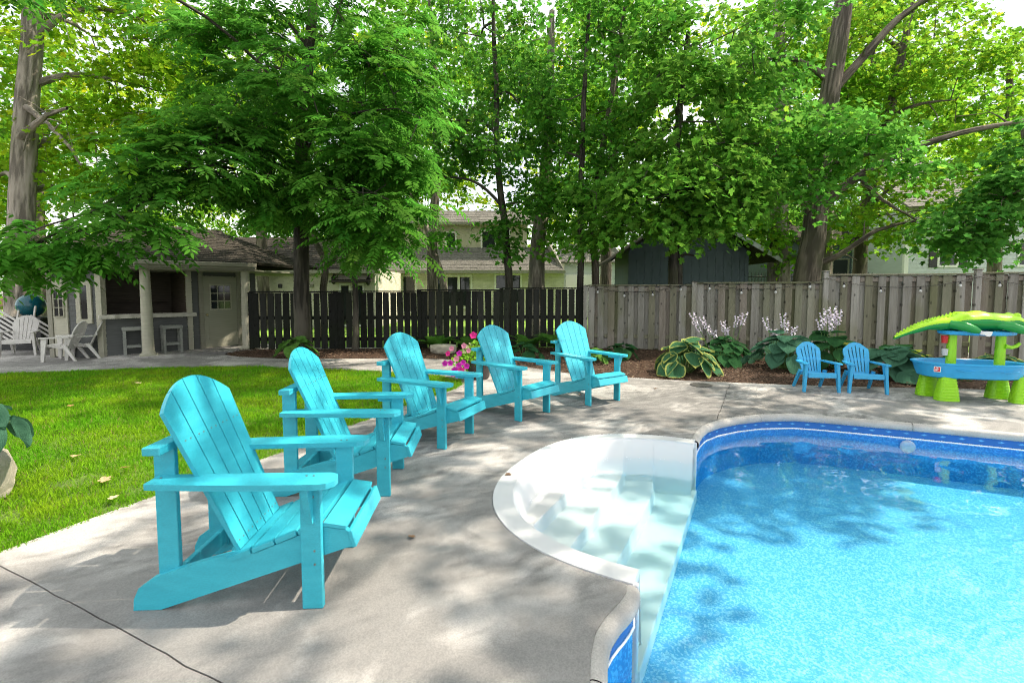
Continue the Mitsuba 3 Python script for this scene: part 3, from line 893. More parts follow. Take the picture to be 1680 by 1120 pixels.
put('house_wing__porch_roof', move(cbox(-.75, .75, -.55, .0, 0, .06), -6.25, 18.97, 1.78, 0, 0, .12), 'shingle_brown')
k = 'house_wing__wall_lantern'
put(k, move(cat([lathe([(.0, -.14), (.05, -.12), (.085, -.06), (.085, .10), (.10, .11), (.04, .18), (.012, .24), (0, .24)], 8), tube([(0, 0, .2), (0, .06, .28), (0, .12, .22), (0, .13, .05)], .014, 6)]), -6.98, 18.86, 1.78), 'iron_black')

put('house_wing__wall_lantern_001', move(cat([lathe([(.0, -.14), (.05, -.12), (.085, -.06), (.085, .10), (.10, .11), (.04, .18), (.012, .24), (0, .24)], 8), tube([(0, 0, .2), (0, .06, .28), (0, .12, .22), (0, .13, .05)], .014, 6)]), -5.62, 18.86, 1.74), 'iron_black')
put('house_wing__wall_vent', cbox(-9.2, -9.05, 18.95, 18.998, 1.50, 1.66), 'iron_black')
put('house_wing__wall_tap', cbox(-7.95, -7.82, 18.94, 18.998, 1.52, 1.66), 'trim_taupe')
tag('house_wing', 'low cream brick wing with a black lantern and glass doors left of the house', 'house')
# garage-like side wall right of the house
put('white_annex__wall', box(2.7, 6.2, 27.0, 31, -.1, 3.0), 'vinyl_white')
put('white_annex__roof', slab_from([np.array(q, float) for q in [(2.4, 26.7, 3.0), (6.4, 26.7, 3.0), (6.0, 29, 4.2), (2.8, 29, 4.2)]], .08), 'shingle_tan')
put('white_annex__garage_door', cbox(3.0, 5.0, 26.95, 26.998, 0, 2.3), 'frame_white')
tag('white_annex', 'pale annex in sunlight right of the cream house', 'outbuilding')

# blue-grey shed
S_ = 'blue_shed'
pl = frame_at((3.55, 14.75, 0), -.055)
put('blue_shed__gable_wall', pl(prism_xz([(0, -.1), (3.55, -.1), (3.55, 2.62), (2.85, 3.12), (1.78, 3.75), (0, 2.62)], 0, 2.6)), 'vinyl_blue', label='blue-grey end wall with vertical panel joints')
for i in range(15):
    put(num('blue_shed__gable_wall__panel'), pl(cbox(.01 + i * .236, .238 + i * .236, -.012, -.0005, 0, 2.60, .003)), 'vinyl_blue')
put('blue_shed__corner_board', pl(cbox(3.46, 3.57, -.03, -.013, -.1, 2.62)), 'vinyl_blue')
put('blue_shed__roof', pl(cat([trimesh.convex.convex_hull(np.array([(x, y, z) for y in (-.5, 2.9) for x, z in ((1.70, 3.86), (1.70, 3.80), (4.28, 2.32), (4.28, 2.25))])),
                               trimesh.convex.convex_hull(np.array([(x, y, z) for y in (-.5, 2.9) for x, z in ((1.70, 3.86), (1.70, 3.80), (-.6, 2.32), (-.6, 2.25))]))])), 'shingle_brown')
put('blue_shed__barge_board', pl(trimesh.convex.convex_hull(np.array([(x, y, z) for y in (-.535, -.503) for x, z in ((1.72, 3.87), (1.72, 3.72), (4.30, 2.34), (4.30, 2.20))]))), 'vinyl_white', label='pale sloping barge board')
tag('blue_shed', 'dark blue-grey garden shed behind the grey fence', 'shed')

# house at the right edge and the dark neighbour beside it
R_ = 'white_house'
pl = frame_at((18.1, 22.2, 0), -.12)
put('white_house__wall', pl(box(0, 12, 0, 9, -.1, 5.2)), 'vinyl_white', label='pale sided wall')
for i in range(26):
    z = .1 + i * .195
    v = [(0, 0, z), (12, 0, z), (12, 0, z + .19), (0, 0, z + .19), (0, -.03, z), (12, -.03, z), (12, -.008, z + .19), (0, -.008, z + .19)]
    put(num('white_house__wall__plank'), pl(trimesh.convex.convex_hull(np.array(v))), 'vinyl_white')
put('white_house__corner_board', pl(cbox(-.12, .06, -.06, .1, -.1, 5.2)), 'frame_white')
window_at(R_, lambda m: pl(move(m, 0, -.035)), 1.35, 2.05, 2.55, 3.62, 1, 2, 'frame_white', .09, .05)
for a, b in ((.92, 1.24), (2.16, 2.48)):
    put(num('white_house__shutter'), pl(cbox(a, b, -.075, -.036, 2.46, 3.72)), 'iron_black')
window_at(R_, lambda m: pl(move(m, 0, -.035)), 4.6, 5.6, 2.55, 3.62, 2, 2, 'frame_white', .09, .05)
rfc = [[(17.6, 21.6, 5.1), (30.4, 20.0, 5.1), (30.6, 25, 8.2), (18.2, 26.5, 8.2)]]
put('white_house__roof', slab_from([np.array(q, float) for q in rfc[0]], .08), 'shingle_tan')
put('white_house__roof__shingle', shingles([np.array(q, float) for q in rfc[0]], .25, .4, .025, 60), 'shingle_tan', kind='stuff')
tag('white_house', 'pale sided house at the right edge behind the fence', 'house')
D_ = 'dark_house'
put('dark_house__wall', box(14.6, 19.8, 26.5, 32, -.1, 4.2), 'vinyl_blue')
for i, x in enumerate((15.0, 16.4, 17.6, 18.7)):
    window_at(D_, hp(26.5), x, x + .8, 1.9, 3.1, 1, 1, 'trim_taupe', .08, .05)
put('dark_house__roof', slab_from([np.array(q, float) for q in [(14.2, 26.0, 4.1), (20.0, 26.0, 4.1), (20.0, 29.5, 6.2), (14.2, 29.5, 6.2)]], .1), 'shingle_brown')
tag('dark_house', 'dark house with a row of windows in the shade left of the pale house', 'house')

# slim iron fence behind the grey one

for i in range(60):
    x = 5.6 + i * .115
    put(num('iron_fence__picket'), cbox(x - .008, x + .008, 16.6, 16.616, .1, 2.02 + .0 * i, .002), 'iron_black')
put('iron_fence__rail', cat([cbox(5.5, 12.5, 16.585, 16.598, 1.86, 1.89, .002), cbox(5.5, 12.5, 16.585, 16.598, .3, .33, .002)]), 'iron_black')
tag('iron_fence', 'slim black iron railing seen above the grey fence', 'railing')
# ------------------------------------------------------------------ trees
def bark(key, dark, light, f=9.0, moss=(0.09, 0.10, 0.05)):
    def col(p, n, uv):
        a = uv.x * 2
        r = fbm(a * f, uv.y * 2.2, 0.0, 4)
        pl = smoothstep(0.5, 0.7, fbm(p.x * 2.5, p.y * 2.5, p.z * 1.2, 3))
        return mix(mix(dark, light, smoothstep(0.3, 0.7, r)), moss, pl * 0.35)
    mat(key, mikit.proc(col), 0.9, lambda p, n, uv: fbm(uv.x * 2 * f, uv.y * 2.2, 0.0, 4), 0.05, 4e-3)


bark('bark_dark', (0.025, 0.022, 0.018), (0.085, 0.075, 0.062))
bark('bark_brown', (0.06, 0.05, 0.04), (0.19, 0.16, 0.13))
bark('bark_pale', (0.13, 0.115, 0.095), (0.33, 0.295, 0.25), 7.0)
leafmat('leaf', 1.18, 0.34)
leafmat('leaf_soft', 1.3, 0.5)

MAPLE_O = np.array([(0, 0), (-.06, .22), (-.02, .44), (.20, .30), (.30, .56), (.52, .50), (.54, .22), (.74, .26), (1.0, 0)])
MAPLE_O = np.vstack([MAPLE_O, (MAPLE_O[1:-1] * [1, -1])[::-1]])
MV = np.vstack([[.32, 0, -.05], np.c_[MAPLE_O, np.where(np.abs(MAPLE_O[:, 1]) > .3, .0, .0) + .10 * np.abs(MAPLE_O[:, 1]) - .14 * np.clip(MAPLE_O[:, 0] - .4, 0, 1)]])
MF = np.array([[0, i, i % 16 + 1] for i in range(1, 17)])
MV5 = np.array([[0, 0, 0], [.02, .42, .04], [.50, .48, .0], [1, 0, -.12], [.50, -.48, .0], [.02, -.42, .04], [.3, 0, -.05]])
MF5 = np.array([[6, 0, 1], [6, 1, 2], [6, 2, 3], [6, 3, 4], [6, 4, 5], [6, 5, 0]])
LV = np.array([[0, 0, 0], [.30, .17, .03], [.62, .15, .02], [1, 0, -.05], [.62, -.15, .02], [.30, -.17, .03]])
LF = np.array([[0, 1, 5], [1, 2, 4], [1, 4, 5], [2, 3, 4]])
DV = np.array([[0, 0, 0], [.45, .33, .05], [1, 0, -.06], [.45, -.33, .05]])
DF = np.array([[0, 2, 1], [0, 3, 2]])
UP = np.array([0, 0, 1.0])


def unit(v):
    return v / (np.linalg.norm(v, axis=-1, keepdims=True) + 1e-9)


def tints(r, base, n, var=.22, yellow=.05):
    c = np.asarray(base)[None] * [2.15, 2.15, 1.7] * (1 + r.normal(0, var, (n, 1)).clip(-.5, .6)) * (1 + r.normal(0, .07, (n, 3)))
    y = r.random(n) < yellow
    c[y] = c[y] * [1.6, 1.25, .8]
    return c.clip(.004, .6)


def maple_spray(r, c, o, R, n, size, base, fine, yellow=.05):
    nrm = unit(UP + .45 * o + r.normal(0, .22, 3))
    e1 = unit(np.cross(nrm, [.3, 1, .2]))
    e2 = np.cross(nrm, e1)
    a, q = r.uniform(0, 2 * np.pi, n), np.sqrt(r.random(n))
    rad = np.cos(a)[:, None] * e1 + np.sin(a)[:, None] * e2
    lob = 1 + .25 * np.sin(a * 3 + r.uniform(0, 6))
    pos = c + rad * (R * q * lob)[:, None] + nrm * r.normal(0, .10, n)[:, None] - UP * (.30 * R * q * q)[:, None]
    X = rad + r.normal(0, .5, (n, 3)) - UP * .35
    Z = nrm + r.normal(0, .42, (n, 3))
    tv, tf = (MV, MF) if fine == 2 else ((MV5, MF5) if fine == 1 else (DV, DF))
    return scatter(tv, tf, pos, X, Z, size * r.uniform(.65, 1.15, n), tints(r, base, n, yellow=yellow))


def walnut_spray(r, c, o, R, n, size, base):
    a = r.uniform(0, 2 * np.pi, n)
    d = unit(np.c_[np.cos(a), np.sin(a), r.uniform(-.25, .35, n)] + .5 * o)
    root = c + r.normal(0, .30 * R, (n, 3)) * [1, 1, .6]
    Lr = size * r.uniform(.75, 1.2, n)
    col = tints(r, base, n, .2, .02)
    pos, X, Z, S, C = [], [], [], [], []
    k = 8
    side = unit(np.cross(d, UP))
    for j in range(k + 1):
        s = .16 + .84 * j / k
        p = root + d * (Lr * s)[:, None] - UP * (.42 * Lr * s * s)[:, None]
        t = unit(d - UP * (.84 * s))
        nn = unit(np.cross(side, t))
        for sg in ((-1, 1) if j < k else (0,)):
            x = unit(t * (.62 if sg else 1) + side * sg * .9 - UP * .16 + r.normal(0, .10, (n, 3)))
            pos.append(p)
            X.append(x)
            Z.append(nn + r.normal(0, .22, (n, 3)))
            S.append(Lr * .235 * (.72 + .5 * math.sin(math.pi * min(1, .15 + .8 * j / k))))
            C.append(col * (1 + r.normal(0, .08, (n, 1))))
    return scatter(LV, LF, np.vstack(pos), np.vstack(X), np.vstack(Z), np.concatenate(S), np.vstack(C).clip(.004, .6))


def wood_mesh(paths):
    """Tubes with uv: around / along in metres."""
    vs, fs, uvs, at = [], [], [], 0
    for path, rad, sides in paths:
        m = tube(path, rad, sides, caps=False)
        n = len(path)
        p = np.asarray(path)
        s = np.r_[0, np.cumsum(np.linalg.norm(np.diff(p, axis=0), axis=1))]
        k = np.tile(np.arange(sides), n)
        r0 = float(np.mean(rad))
        # mirrored around so that the seam matches
        uvs.append(np.c_[np.abs(k / sides - .5) * 2 * max(r0 * 3.1, .02), np.repeat(s, sides)])
        v = np.array(m.vertices)
        vs.append(v)
        fs.append(np.array(m.faces) + at)
        at += len(v)
    return (np.vstack(vs), np.vstack(fs)), np.vstack(uvs)


def curve(pts, n=14):
    p = np.asarray(pts, float)
    s = np.r_[0, np.cumsum(np.linalg.norm(np.diff(p, axis=0), axis=1))]
    from scipy.interpolate import PchipInterpolator
    t = np.linspace(0, s[-1], n)
    return np.c_[tuple(PchipInterpolator(s, p[:, k])(t) for k in range(p.shape[1]))]


def tree(name, label, trunk, blobs, kind='maple', size=.125, base=(.05, .13, .02), barkm='bark_brown', seed=1, per=110, R=.62, fine=2, extra=(), category='tree', group=None, leafm='leaf', yellow=.05, limb=.07, sides=14, connect=True, zmin=1.9):
    r = np.random.default_rng(seed)
    key = num(name)
    t = curve(trunk, 22)
    wob = np.cumsum(r.normal(0, .012, (len(t), 2)), axis=0)
    t[:, :2] += wob - np.linspace(0, 1, len(t))[:, None] * 0
    rad = t[:, 3].copy()
    rad[0] *= 1.25
    paths = [(t[:, :3], rad, sides)]
    for e in extra:
        q = curve(e, 16)
        q[:, :3] += np.cumsum(r.normal(0, .012, (len(q), 3)), axis=0)
        paths.append((q[:, :3], q[:, 3], 9))
        # side shoots
        for j in range(4, 15, 3):
            b = q[j, :3]
            dv = unit(r.normal(0, 1, 3) * [1, 1, .6])
            w = np.array([b, b + dv * .25 + [0, 0, .03], b + dv * .6 + [0, 0, -.02]])
            paths.append((w, np.array([.45, .3, .1]) * q[j, 3], 5))
    leaves = []
    for cx, cy, cz, rx, ry, rz, n in blobs:
        c = np.array([cx, cy, cz])
        if connect:
            below = t[:, 2] < cz - .25 * np.linalg.norm(t[:, :2] - c[:2], axis=1) + .3
            below = below & (t[:, 2] > zmin) if (below & (t[:, 2] > zmin)).any() else (np.abs(t[:, 2] - zmin) < .35)
            i = np.where(below)[0]
            i = i[np.argmin(np.linalg.norm(t[i, :3] - c, axis=1))] if len(i) else 4
            b = t[i, :3]
            m = (b + c) / 2 + [0, 0, .18 * np.linalg.norm(c - b)] + r.normal(0, .12, 3)
            L = curve([b, m, c], 10)
            paths.append((L, np.linspace(min(limb, rad[i] * .7), .022, 10), 7))
        nodes = [c] if not connect else list(L[4:])
        for _ in range(n):
            d = unit(r.normal(0, 1, 3))
            q = c + d * np.array([rx, ry, rz]) * r.uniform(.35, 1.0) ** .6
            o = unit((q - c) * [1, 1, .35] + 1e-6)
            if connect:
                nd = np.array(nodes)
                c0 = nd[np.argmin(np.linalg.norm(nd - q, axis=1) + .25 * np.maximum(nd[:, 2] - q[2], 0))]
                mid = (c0 + q) / 2 + r.normal(0, .07, 3) + [0, 0, .05]
                w0 = .010 + .006 * min(1.5, np.linalg.norm(q - c0))
                paths.append((np.array([c0, mid, q]), np.array([w0, w0 * .7, .004]), 4))
                nodes += [mid, q]
            if kind == 'walnut':
                leaves.append(walnut_spray(r, q, o, R, per, size, base))
            else:
                leaves.append(maple_spray(r, q, o, R * r.uniform(.7, 1.25), per, size, base, fine, yellow))
    m, uv = wood_mesh(paths)
    put(f'{key}__trunk', m, barkm, smooth=True, uv=uv)
    m, col = join(leaves)
    put(f'{key}__crown', m, leafm, color=col)
    tag(key, label, category, group)
    return key


WAL = (.048, .140, .022)
tree('walnut_tree', 'big dark walnut with feathery drooping leaves in front of the black fence', [(-4.55, 10.35, -.1, .20), (-4.52, 10.35, 1.0, .165), (-4.48, 10.33, 2.2, .155), (-4.35, 10.2, 4.5, .13), (-4.0, 10.0, 7.0, .09), (-3.7, 9.9, 8.8, .05)],
     [(-3.6, 9.8, 6.37, 2.36, 1.89, 1.62, 30), (-3.95, 9.4, 4.6, 1.79, 1.43, 1.31, 30), (-2.6, 9.2, 4.74, 1.05, 0.95, 1.3, 20), (-4.95, 9.6, 5.7, 1.34, 1.07, 1.22, 16), (-2.8, 8.8, 3.15, 1.05, 0.9, .9, 22), (-2.2, 8.6, 2.62, 0.5, 0.45, 0.45, 7),
      (-4.1, 9.2, 3.45, 1.0, 0.84, 0.75, 16), (-4.9, 8.9, 3.95, 0.9, 0.72, 0.65, 12), (-6.47, 9.8, 6.37, 1.12, 0.89, 0.87, 8), (-2.9, 9.4, 2.3, 0.9, 0.8, 0.3, 9),
      (-5.19, 8.2, 3.79, 0.73, 0.58, 0.62, 9), (-5.6, 7.6, 3.1, 0.6, 0.55, 0.40, 7), (-5.97, 7.2, 2.32, 0.80, 0.65, 0.36, 9), (-6.6, 6.9, 2.0, 0.61, 0.49, 0.22, 6), (-7.1, 6.9, 1.85, 0.40, 0.32, 0.16, 4), (-5.0, 8.0, 3.35, 0.6, 0.49, 0.40, 7), (-7.6, 8.7, 7.3, 1.8, 1.0, .4, 14), (-6.6, 6.6, 6.0, 1.5, .9, .3, 10),
      (1.2, 7.0, 8.8, 2.6, 1.0, .8, 14), (-2.5, 7.4, 8.4, 2.2, 1.0, .8, 14), (-.5, 5.6, 8.6, 1.2, .7, .5, 4)],
     'walnut', .56, WAL, 'bark_dark', 3, 14, .66, limb=.034, zmin=3.1, extra=[[(-4.55, 10.2, 3.2, .05), (-5.3, 9.0, 3.35, .035), (-6.0, 7.6, 2.75, .022), (-6.9, 6.9, 2.15, .01)]])
tree('slim_walnut', 'slim black-barked tree standing right against the black fence', [(-3.58, 10.95, -.1, .075), (-3.56, 10.95, 1.5, .06), (-3.62, 10.9, 2.8, .052), (-3.4, 10.7, 5.2, .035)],
     [(-3.2, 10.6, 3.9, 1.3, .9, 1.0, 14), (-3.0, 10.6, 5.2, 1.2, .9, .9, 10), (-2.9, 10.3, 3.3, .6, .5, .5, 6)], 'walnut', .42, (.04, .12, .022), 'bark_dark', 5, 15, .6, limb=.03)
tree('forked_tree', 'small forked tree with pale bark behind the black fence left', [(-5.5, 14.0, -.1, .12), (-5.5, 14, 1.4, .10), (-5.45, 14, 2.2, .10), (-5.75, 14, 3.0, .07), (-5.9, 13.9, 4.6, .04)],
     [(-5.8, 13.8, 4.2, 1.4, 1.0, 1.0, 14), (-4.4, 13.7, 3.4, 1.0, .8, .6, 8), (-6.9, 13.6, 3.6, 1.0, .8, .6, 6), (-4.6, 13.7, 5.4, 1.5, 1.0, 1.0, 10)], 'maple', .12, (.055, .15, .02), 'bark_brown', 6, 90, .6, 1,
     extra=[[(-5.47, 14, 2.0, .06), (-5.0, 13.95, 2.5, .05), (-4.3, 13.9, 2.9, .03)]])
tree('leaning_tree', 'slim pale trunk leaning left in front of the cream house', [(-2.08, 15, -.1, .13), (-2.1, 15.0, 1.4, .11), (-2.3, 15, 2.3, .10), (-2.5, 15.0, 3.2, .085), (-3.0, 14.9, 4.4, .06), (-3.2, 14.9, 6.0, .04)],
     [(-3.4, 14.6, 4.9, 1.2, .9, .8, 12), (-3.9, 14.4, 4.0, .8, .6, .5, 7), (-3.0, 14.6, 6.4, 1.5, 1.0, 1.1, 14), (-2.2, 14.4, 3.05, .45, .3, .25, 3)], 'maple', .12, (.055, .16, .022), 'bark_pale', 7, 90, .55, 1)
tree('left_maple', 'tall maple at the left edge with a patched grey trunk and yellow-green crown', [(-12.75, 12.5, -.1, .36), (-12.7, 12.5, 1.2, .30), (-12.6, 12.5, 3.0, .275), (-12.35, 12.5, 5.4, .25), (-11.9, 12.5, 8.4, .2), (-11.6, 12.5, 11.5, .1)],
     [(-11.39, 13.5, 8.26, 3.08, 2.47, 1.88, 36), (-10.0, 14.0, 7.02, 1.95, 1.56, 1.6, 26), (-12.9, 13.4, 6.3, 1.32, 1.06, 1.98, 14), (-11.2, 14.0, 5.5, 2.2, 1.6, 1.42, 24), (-14.3, 13.5, 4.36, 0.9, 0.68, 1.54, 8), (-12.9, 14.6, 4.05, 1.4, .9, 0.92, 8), (-9.2, 13.0, 8.2, 1.4, 1.1, 1.0, 12)],
     'maple', .145, (.105, .20, .014), 'bark_pale', 8, 88, .85, 2, yellow=.14, limb=.10,
     extra=[[(-12.4, 12.4, 5.2, .10), (-11.7, 12.1, 5.5, .07), (-10.7, 11.8, 5.7, .03)], [(-12.2, 12.4, 6.0, .08), (-11.2, 12.2, 5.2, .05), (-10.6, 12.1, 4.5, .02)]])
tree('slender_maple', 'slender dark maple in front of the right part of the cream house', [(-.06, 12.5, -.1, .13), (-.06, 12.5, 1.5, .105), (-.10, 12.5, 2.6, .095), (-.28, 12.5, 4.2, .085), (-.35, 12.5, 6.5, .065), (-.4, 12.5, 9.5, .035)],
     [(-0.79, 13.0, 8.0, 1.81, 1.45, 1.81, 18), (-1.6, 12.5, 5.66, 0.95, 0.76, 1.2, 11), (-0.76, 12.2, 4.82, 1.3, 1.11, .95, 15), (0.16, 12.6, 6.15, 1.28, 1.02, 1.28, 12), (-2.1, 11.6, 4.1, 0.5, 0.4, 0.4, 4), (-.35, 12.2, 2.75, .55, 0.4, 0.35, 4), (.35, 12.1, 3.5, .6, .4, .4, 5)],
     'maple', .125, (.045, .125, .022), 'bark_dark', 9, 84, .6, 2, yellow=.03, limb=.045)
tree('forked_maple', 'stout pale trunk at the right corner of the cream house', [(.72, 14, -.1, .33), (.72, 14, 1.5, .25), (.76, 14, 2.6, .22), (.95, 14, 4.0, .19), (1.1, 14.2, 6.5, .14), (1.2, 14.6, 9.5, .08)],
     [(1.1, 15.0, 9.02, 2.47, 1.98, 2.09, 20), (1.5, 13.6, 4.1, 1.2, 1.0, .8, 11), (.4, 14.2, 7.2, 1.5, 1.0, 1.0, 10), (1.25, 13.3, 3.0, .6, .4, .4, 4)], 'maple', .13, (.07, .17, .022), 'bark_pale', 10, 110, .65, 2, yellow=.08)
tree('twin_maple', 'dark trunk just behind the corner where black and grey fence meet', [(1.72, 12.2, -.1, .10), (1.7, 12.2, 1.5, .085), (1.66, 12.2, 3.4, .075), (1.75, 12.2, 6.0, .06), (1.9, 12.3, 9.0, .03)],
     [(1.83, 12.4, 6.37, 1.89, 1.51, 1.73, 24), (1.36, 12.2, 4.82, 1.24, 0.99, 1.08, 13), (1.95, 11.9, 3.7, .9, .7, .6, 9)], 'maple', .13, (.05, .14, .022), 'bark_dark', 11, 84, .62, 2, yellow=.04)
tree('brown_maple', 'brown trunk second from the fence corner', [(2.2, 12.8, -.1, .12), (2.2, 12.8, 1.5, .10), (2.15, 12.8, 3.2, .09), (2.5, 12.7, 6.0, .07), (2.9, 12.5, 9.0, .04)],
     [(2.98, 12.2, 7.6, 1.86, 1.49, 1.55, 20), (2.5, 12.0, 4.2, 1.2, .9, .8, 14)], 'maple', .13, (.05, .145, .022), 'bark_brown', 12, 84, .62, 2, yellow=.05)
tree('shed_maple', 'leafy maple with two dark stems in front of the blue-grey shed', [(4.05, 12.3, -.1, .15), (4.03, 12.3, 1.6, .12), (3.98, 12.2, 2.6, .11), (3.9, 12.0, 4.5, .09), (4.1, 11.8, 7.5, .05)],
     [(3.88, 11.2, 5.22, 1.7, 1.36, 1.56, 30), (3.38, 10.9, 3.5, 2.0, 1.3, 0.85, 28), (2.85, 10.9, 2.8, 1.2, .9, 0.35, 14), (4.6, 10.9, 3.55, 1.0, 0.8, .95, 12), (4.41, 11.6, 7.02, 1.77, 1.41, 1.32, 18), (3.9, 10.7, 2.95, 0.8, 0.6, 0.25, 6)],
     'maple', .15, (.062, .150, .024), 'bark_dark', 13, 88, .62, 2, yellow=.02, limb=.06, extra=[[(4.33, 12.5, -.1, .13), (4.3, 12.45, 1.6, .11), (4.25, 12.3, 2.7, .10), (4.5, 12.0, 5.0, .06)]])
tree('grey_maple', 'big dark grey trunk leaning right above the grey fence with a long bare limb', [(7.86, 13, -.1, .42), (7.9, 13, 1.2, .35), (7.97, 13, 2.2, .31), (8.1, 13, 3.8, .27), (8.2, 13, 5.2, .25), (8.55, 13, 8.9, .20), (8.7, 13, 12, .1)],
     [(6.24, 12.4, 7.11, 1.73, 1.38, 1.73, 18), (6.0, 11.8, 4.99, 1.35, 1.08, 1.2, 15), (6.4, 11.6, 3.7, 1.1, 0.9, 0.5, 8), (7.5, 11.2, 5.0, 1.6, 1.2, 0.5, 12), (8.8, 11.6, 4.6, 1.2, 1.0, 0.7, 9)],
     'maple', .14, (.06, .165, .03), 'bark_brown', 14, 100, .62, 2, yellow=.05, limb=.10,
     extra=[[(8.05, 12.95, 3.35, .15), (8.6, 12.7, 4.05, .11), (9.6, 12.5, 4.75, .085), (11.0, 12.2, 5.25, .07), (12.9, 12.0, 5.55, .05)], [(8.35, 13, 6.5, .12), (9.2, 12.9, 7.6, .10), (10.2, 12.8, 8.6, .08), (11.6, 12.7, 9.3, .05)],
            [(7.95, 13, 2.0, .10), (8.6, 12.8, 2.3, .08), (9.6, 12.6, 3.0, .05), (10.8, 12.5, 3.2, .02)], [(9.0, 12.6, 4.3, .06), (9.4, 12.4, 3.7, .04), (10.3, 12.2, 3.1, .02)]])
tree('golden_maple', 'sunlit yellow-green maple beyond the big grey trunk at the right', [(11.2, 15.5, -.1, .22), (11.2, 15.5, 3, .18), (11.5, 15.2, 6, .14), (11.8, 14.8, 10, .07)],
     [(11.3, 14.4, 8.51, 2.49, 1.99, 1.6, 22), (12.6, 14.2, 6.85, 2.31, 1.85, 1.6, 20), (12.9, 13.4, 4.6, 1.48, 1.19, 1.0, 12), (11.24, 14.4, 3.5, 2.0, 1.5, 0.7, 14), (9.93, 14.7, 8.77, 1.47, 1.18, 1.47, 10), (9.6, 14.6, 6.0, 1.2, 1.0, 1.2, 10), (10.4, 14.6, 4.9, 1.2, 1.0, .8, 8)],
     'maple', .135, (.095, .19, .020), 'bark_brown', 15, 110, .7, 2, yellow=.14)
tree('corner_maple', 'low dark green maple boughs in front of the pale house', [(12.6, 11.6, -.1, .14), (12.5, 11.6, 2, .12), (12.2, 11.5, 4.0, .09), (11.8, 11.4, 5.2, .05)],
     [(10.7, 11.2, 2.95, 1.1, 0.9, 0.6, 11), (11.2, 11.1, 3.5, 0.9, 0.6, 0.6, 9), (10.45, 11.4, 2.5, 0.5, 0.4, 0.22, 3), (12.2, 11.3, 4.6, 1.1, .8, .7, 8)], 'maple', .145, (.05, .14, .032), 'bark_brown', 16, 100, .55, 2, yellow=.02)
tree('rough_trunk', 'thick pale rough-barked trunk left of the leaning grey maple', [(8.3, 15, -.1, .42), (8.3, 15, 1.2, .34), (8.28, 15, 3.0, .30), (8.2, 15, 6.0, .24), (8.1, 15, 11, .12)],
     [(7.4, 15.2, 6.5, 2.0, 1.4, 1.3, 18), (7.6, 14.6, 3.6, 1.1, .7, .6, 8), (8.6, 14.5, 2.4, .35, .3, .25, 2), (7.6, 15.2, 9.2, 2.2, 1.5, 1.5, 18)], 'maple', .135, (.085, .19, .022), 'bark_pale', 17, 110, .65, 1, yellow=.1)
tree('distant_trunk', 'straight pale trunk right of the leaning grey maple', [(10.35, 16, -.1, .25), (10.35, 16, 2, .21), (10.3, 16, 5, .18), (10.2, 16, 10, .10)], [(10.2, 16.2, 7.5, 2.2, 1.5, 1.8, 18)], 'maple', .14, (.08, .18, .02), 'bark_pale', 18, 110, .7, 1, yellow=.1)

# trees outside the frame: only their dappled shade is seen
tree('overhead_maple', 'tall maple behind the camera whose crown dapples the deck', [(5.0, -3.6, -.1, .3), (5.0, -3.6, 4, .25), (4.9, -2.8, 8, .18), (4.6, -1.5, 11.5, .08)],
     [(4.0, 2.2, 10, 1.2, 1.3, .7, 9), (6.1, 2.7, 10, 1.0, 1.2, .6, 4), (7.6, 2.3, 9.8, .8, 1.0, .6, 5), (7.2, 4.6, 9.5, 1.6, 1.5, .8, 15), (5.6, 5.6, 9.6, 1.4, 1.1, .6, 7), (1.2, 3.0, 9.0, 2.2, 1.3, .8, 9)], 'maple', .15, (.07, .16, .025), 'bark_brown', 30, 75, .62, 1)
tree('side_maple', 'maple beyond the right edge of the view shading the far deck', [(13.6, 8.6, -.1, .28), (13.5, 8.5, 4, .22), (13.0, 8.2, 8, .14), (12.6, 8.0, 11, .06)],
     [(11.2, 7.0, 8.4, 2.2, 1.1, .9, 15), (12.8, 8.0, 9.6, 2.0, 1.2, 1.0, 14), (9.4, 6.4, 8.6, 1.4, .9, .7, 7), (10.1, 5.2, 9.8, 1.3, .6, .5, 13)], 'maple', .15, (.07, .16, .025), 'bark_brown', 31, 75, .6, 1)

# crowns that fill the upper part of the view between the near trees and the houses
for i, (x, y, z, rx, rz, n_, lab) in enumerate([(-9.5, 18.5, 9.2, 3.2, 2.6, 44, 'tall maple crown above the pavilion roof'), (-3.2, 19.5, 11.0, 3.4, 2.6, 44, 'high maple crown above the cream house'), (3.6, 18.5, 9.8, 3.2, 2.8, 44, 'high maple crown between the cream house and the shed'),
                                               (13.8, 19.0, 10.0, 3.4, 3.0, 48, 'broad light green crown above the dark house at the right'), (18.0, 18.0, 8.2, 2.4, 2.6, 32, 'light green crown above the pale house at the right edge'), (-17.5, 18.0, 8.0, 3.0, 3.4, 40, 'light green maple behind the trunk at the left edge')]):
    tree('mid_maple', lab, [(x, y, -.1, .24), (x, y, 3, .2), (x + .2, y, 6.5, .16), (x, y, z + rz * .7, .06)], [(x, y, z, rx, 2.0, rz, n_), (x - rx * .5, y - .6, z - rz * .7, rx * .6, 1.3, rz * .45, n_ // 4)],
         'maple', .17, [(.08, .18, .018), (.065, .16, .02)][i % 2], 'bark_brown', 140 + i, 105, .95, 1, yellow=.06)

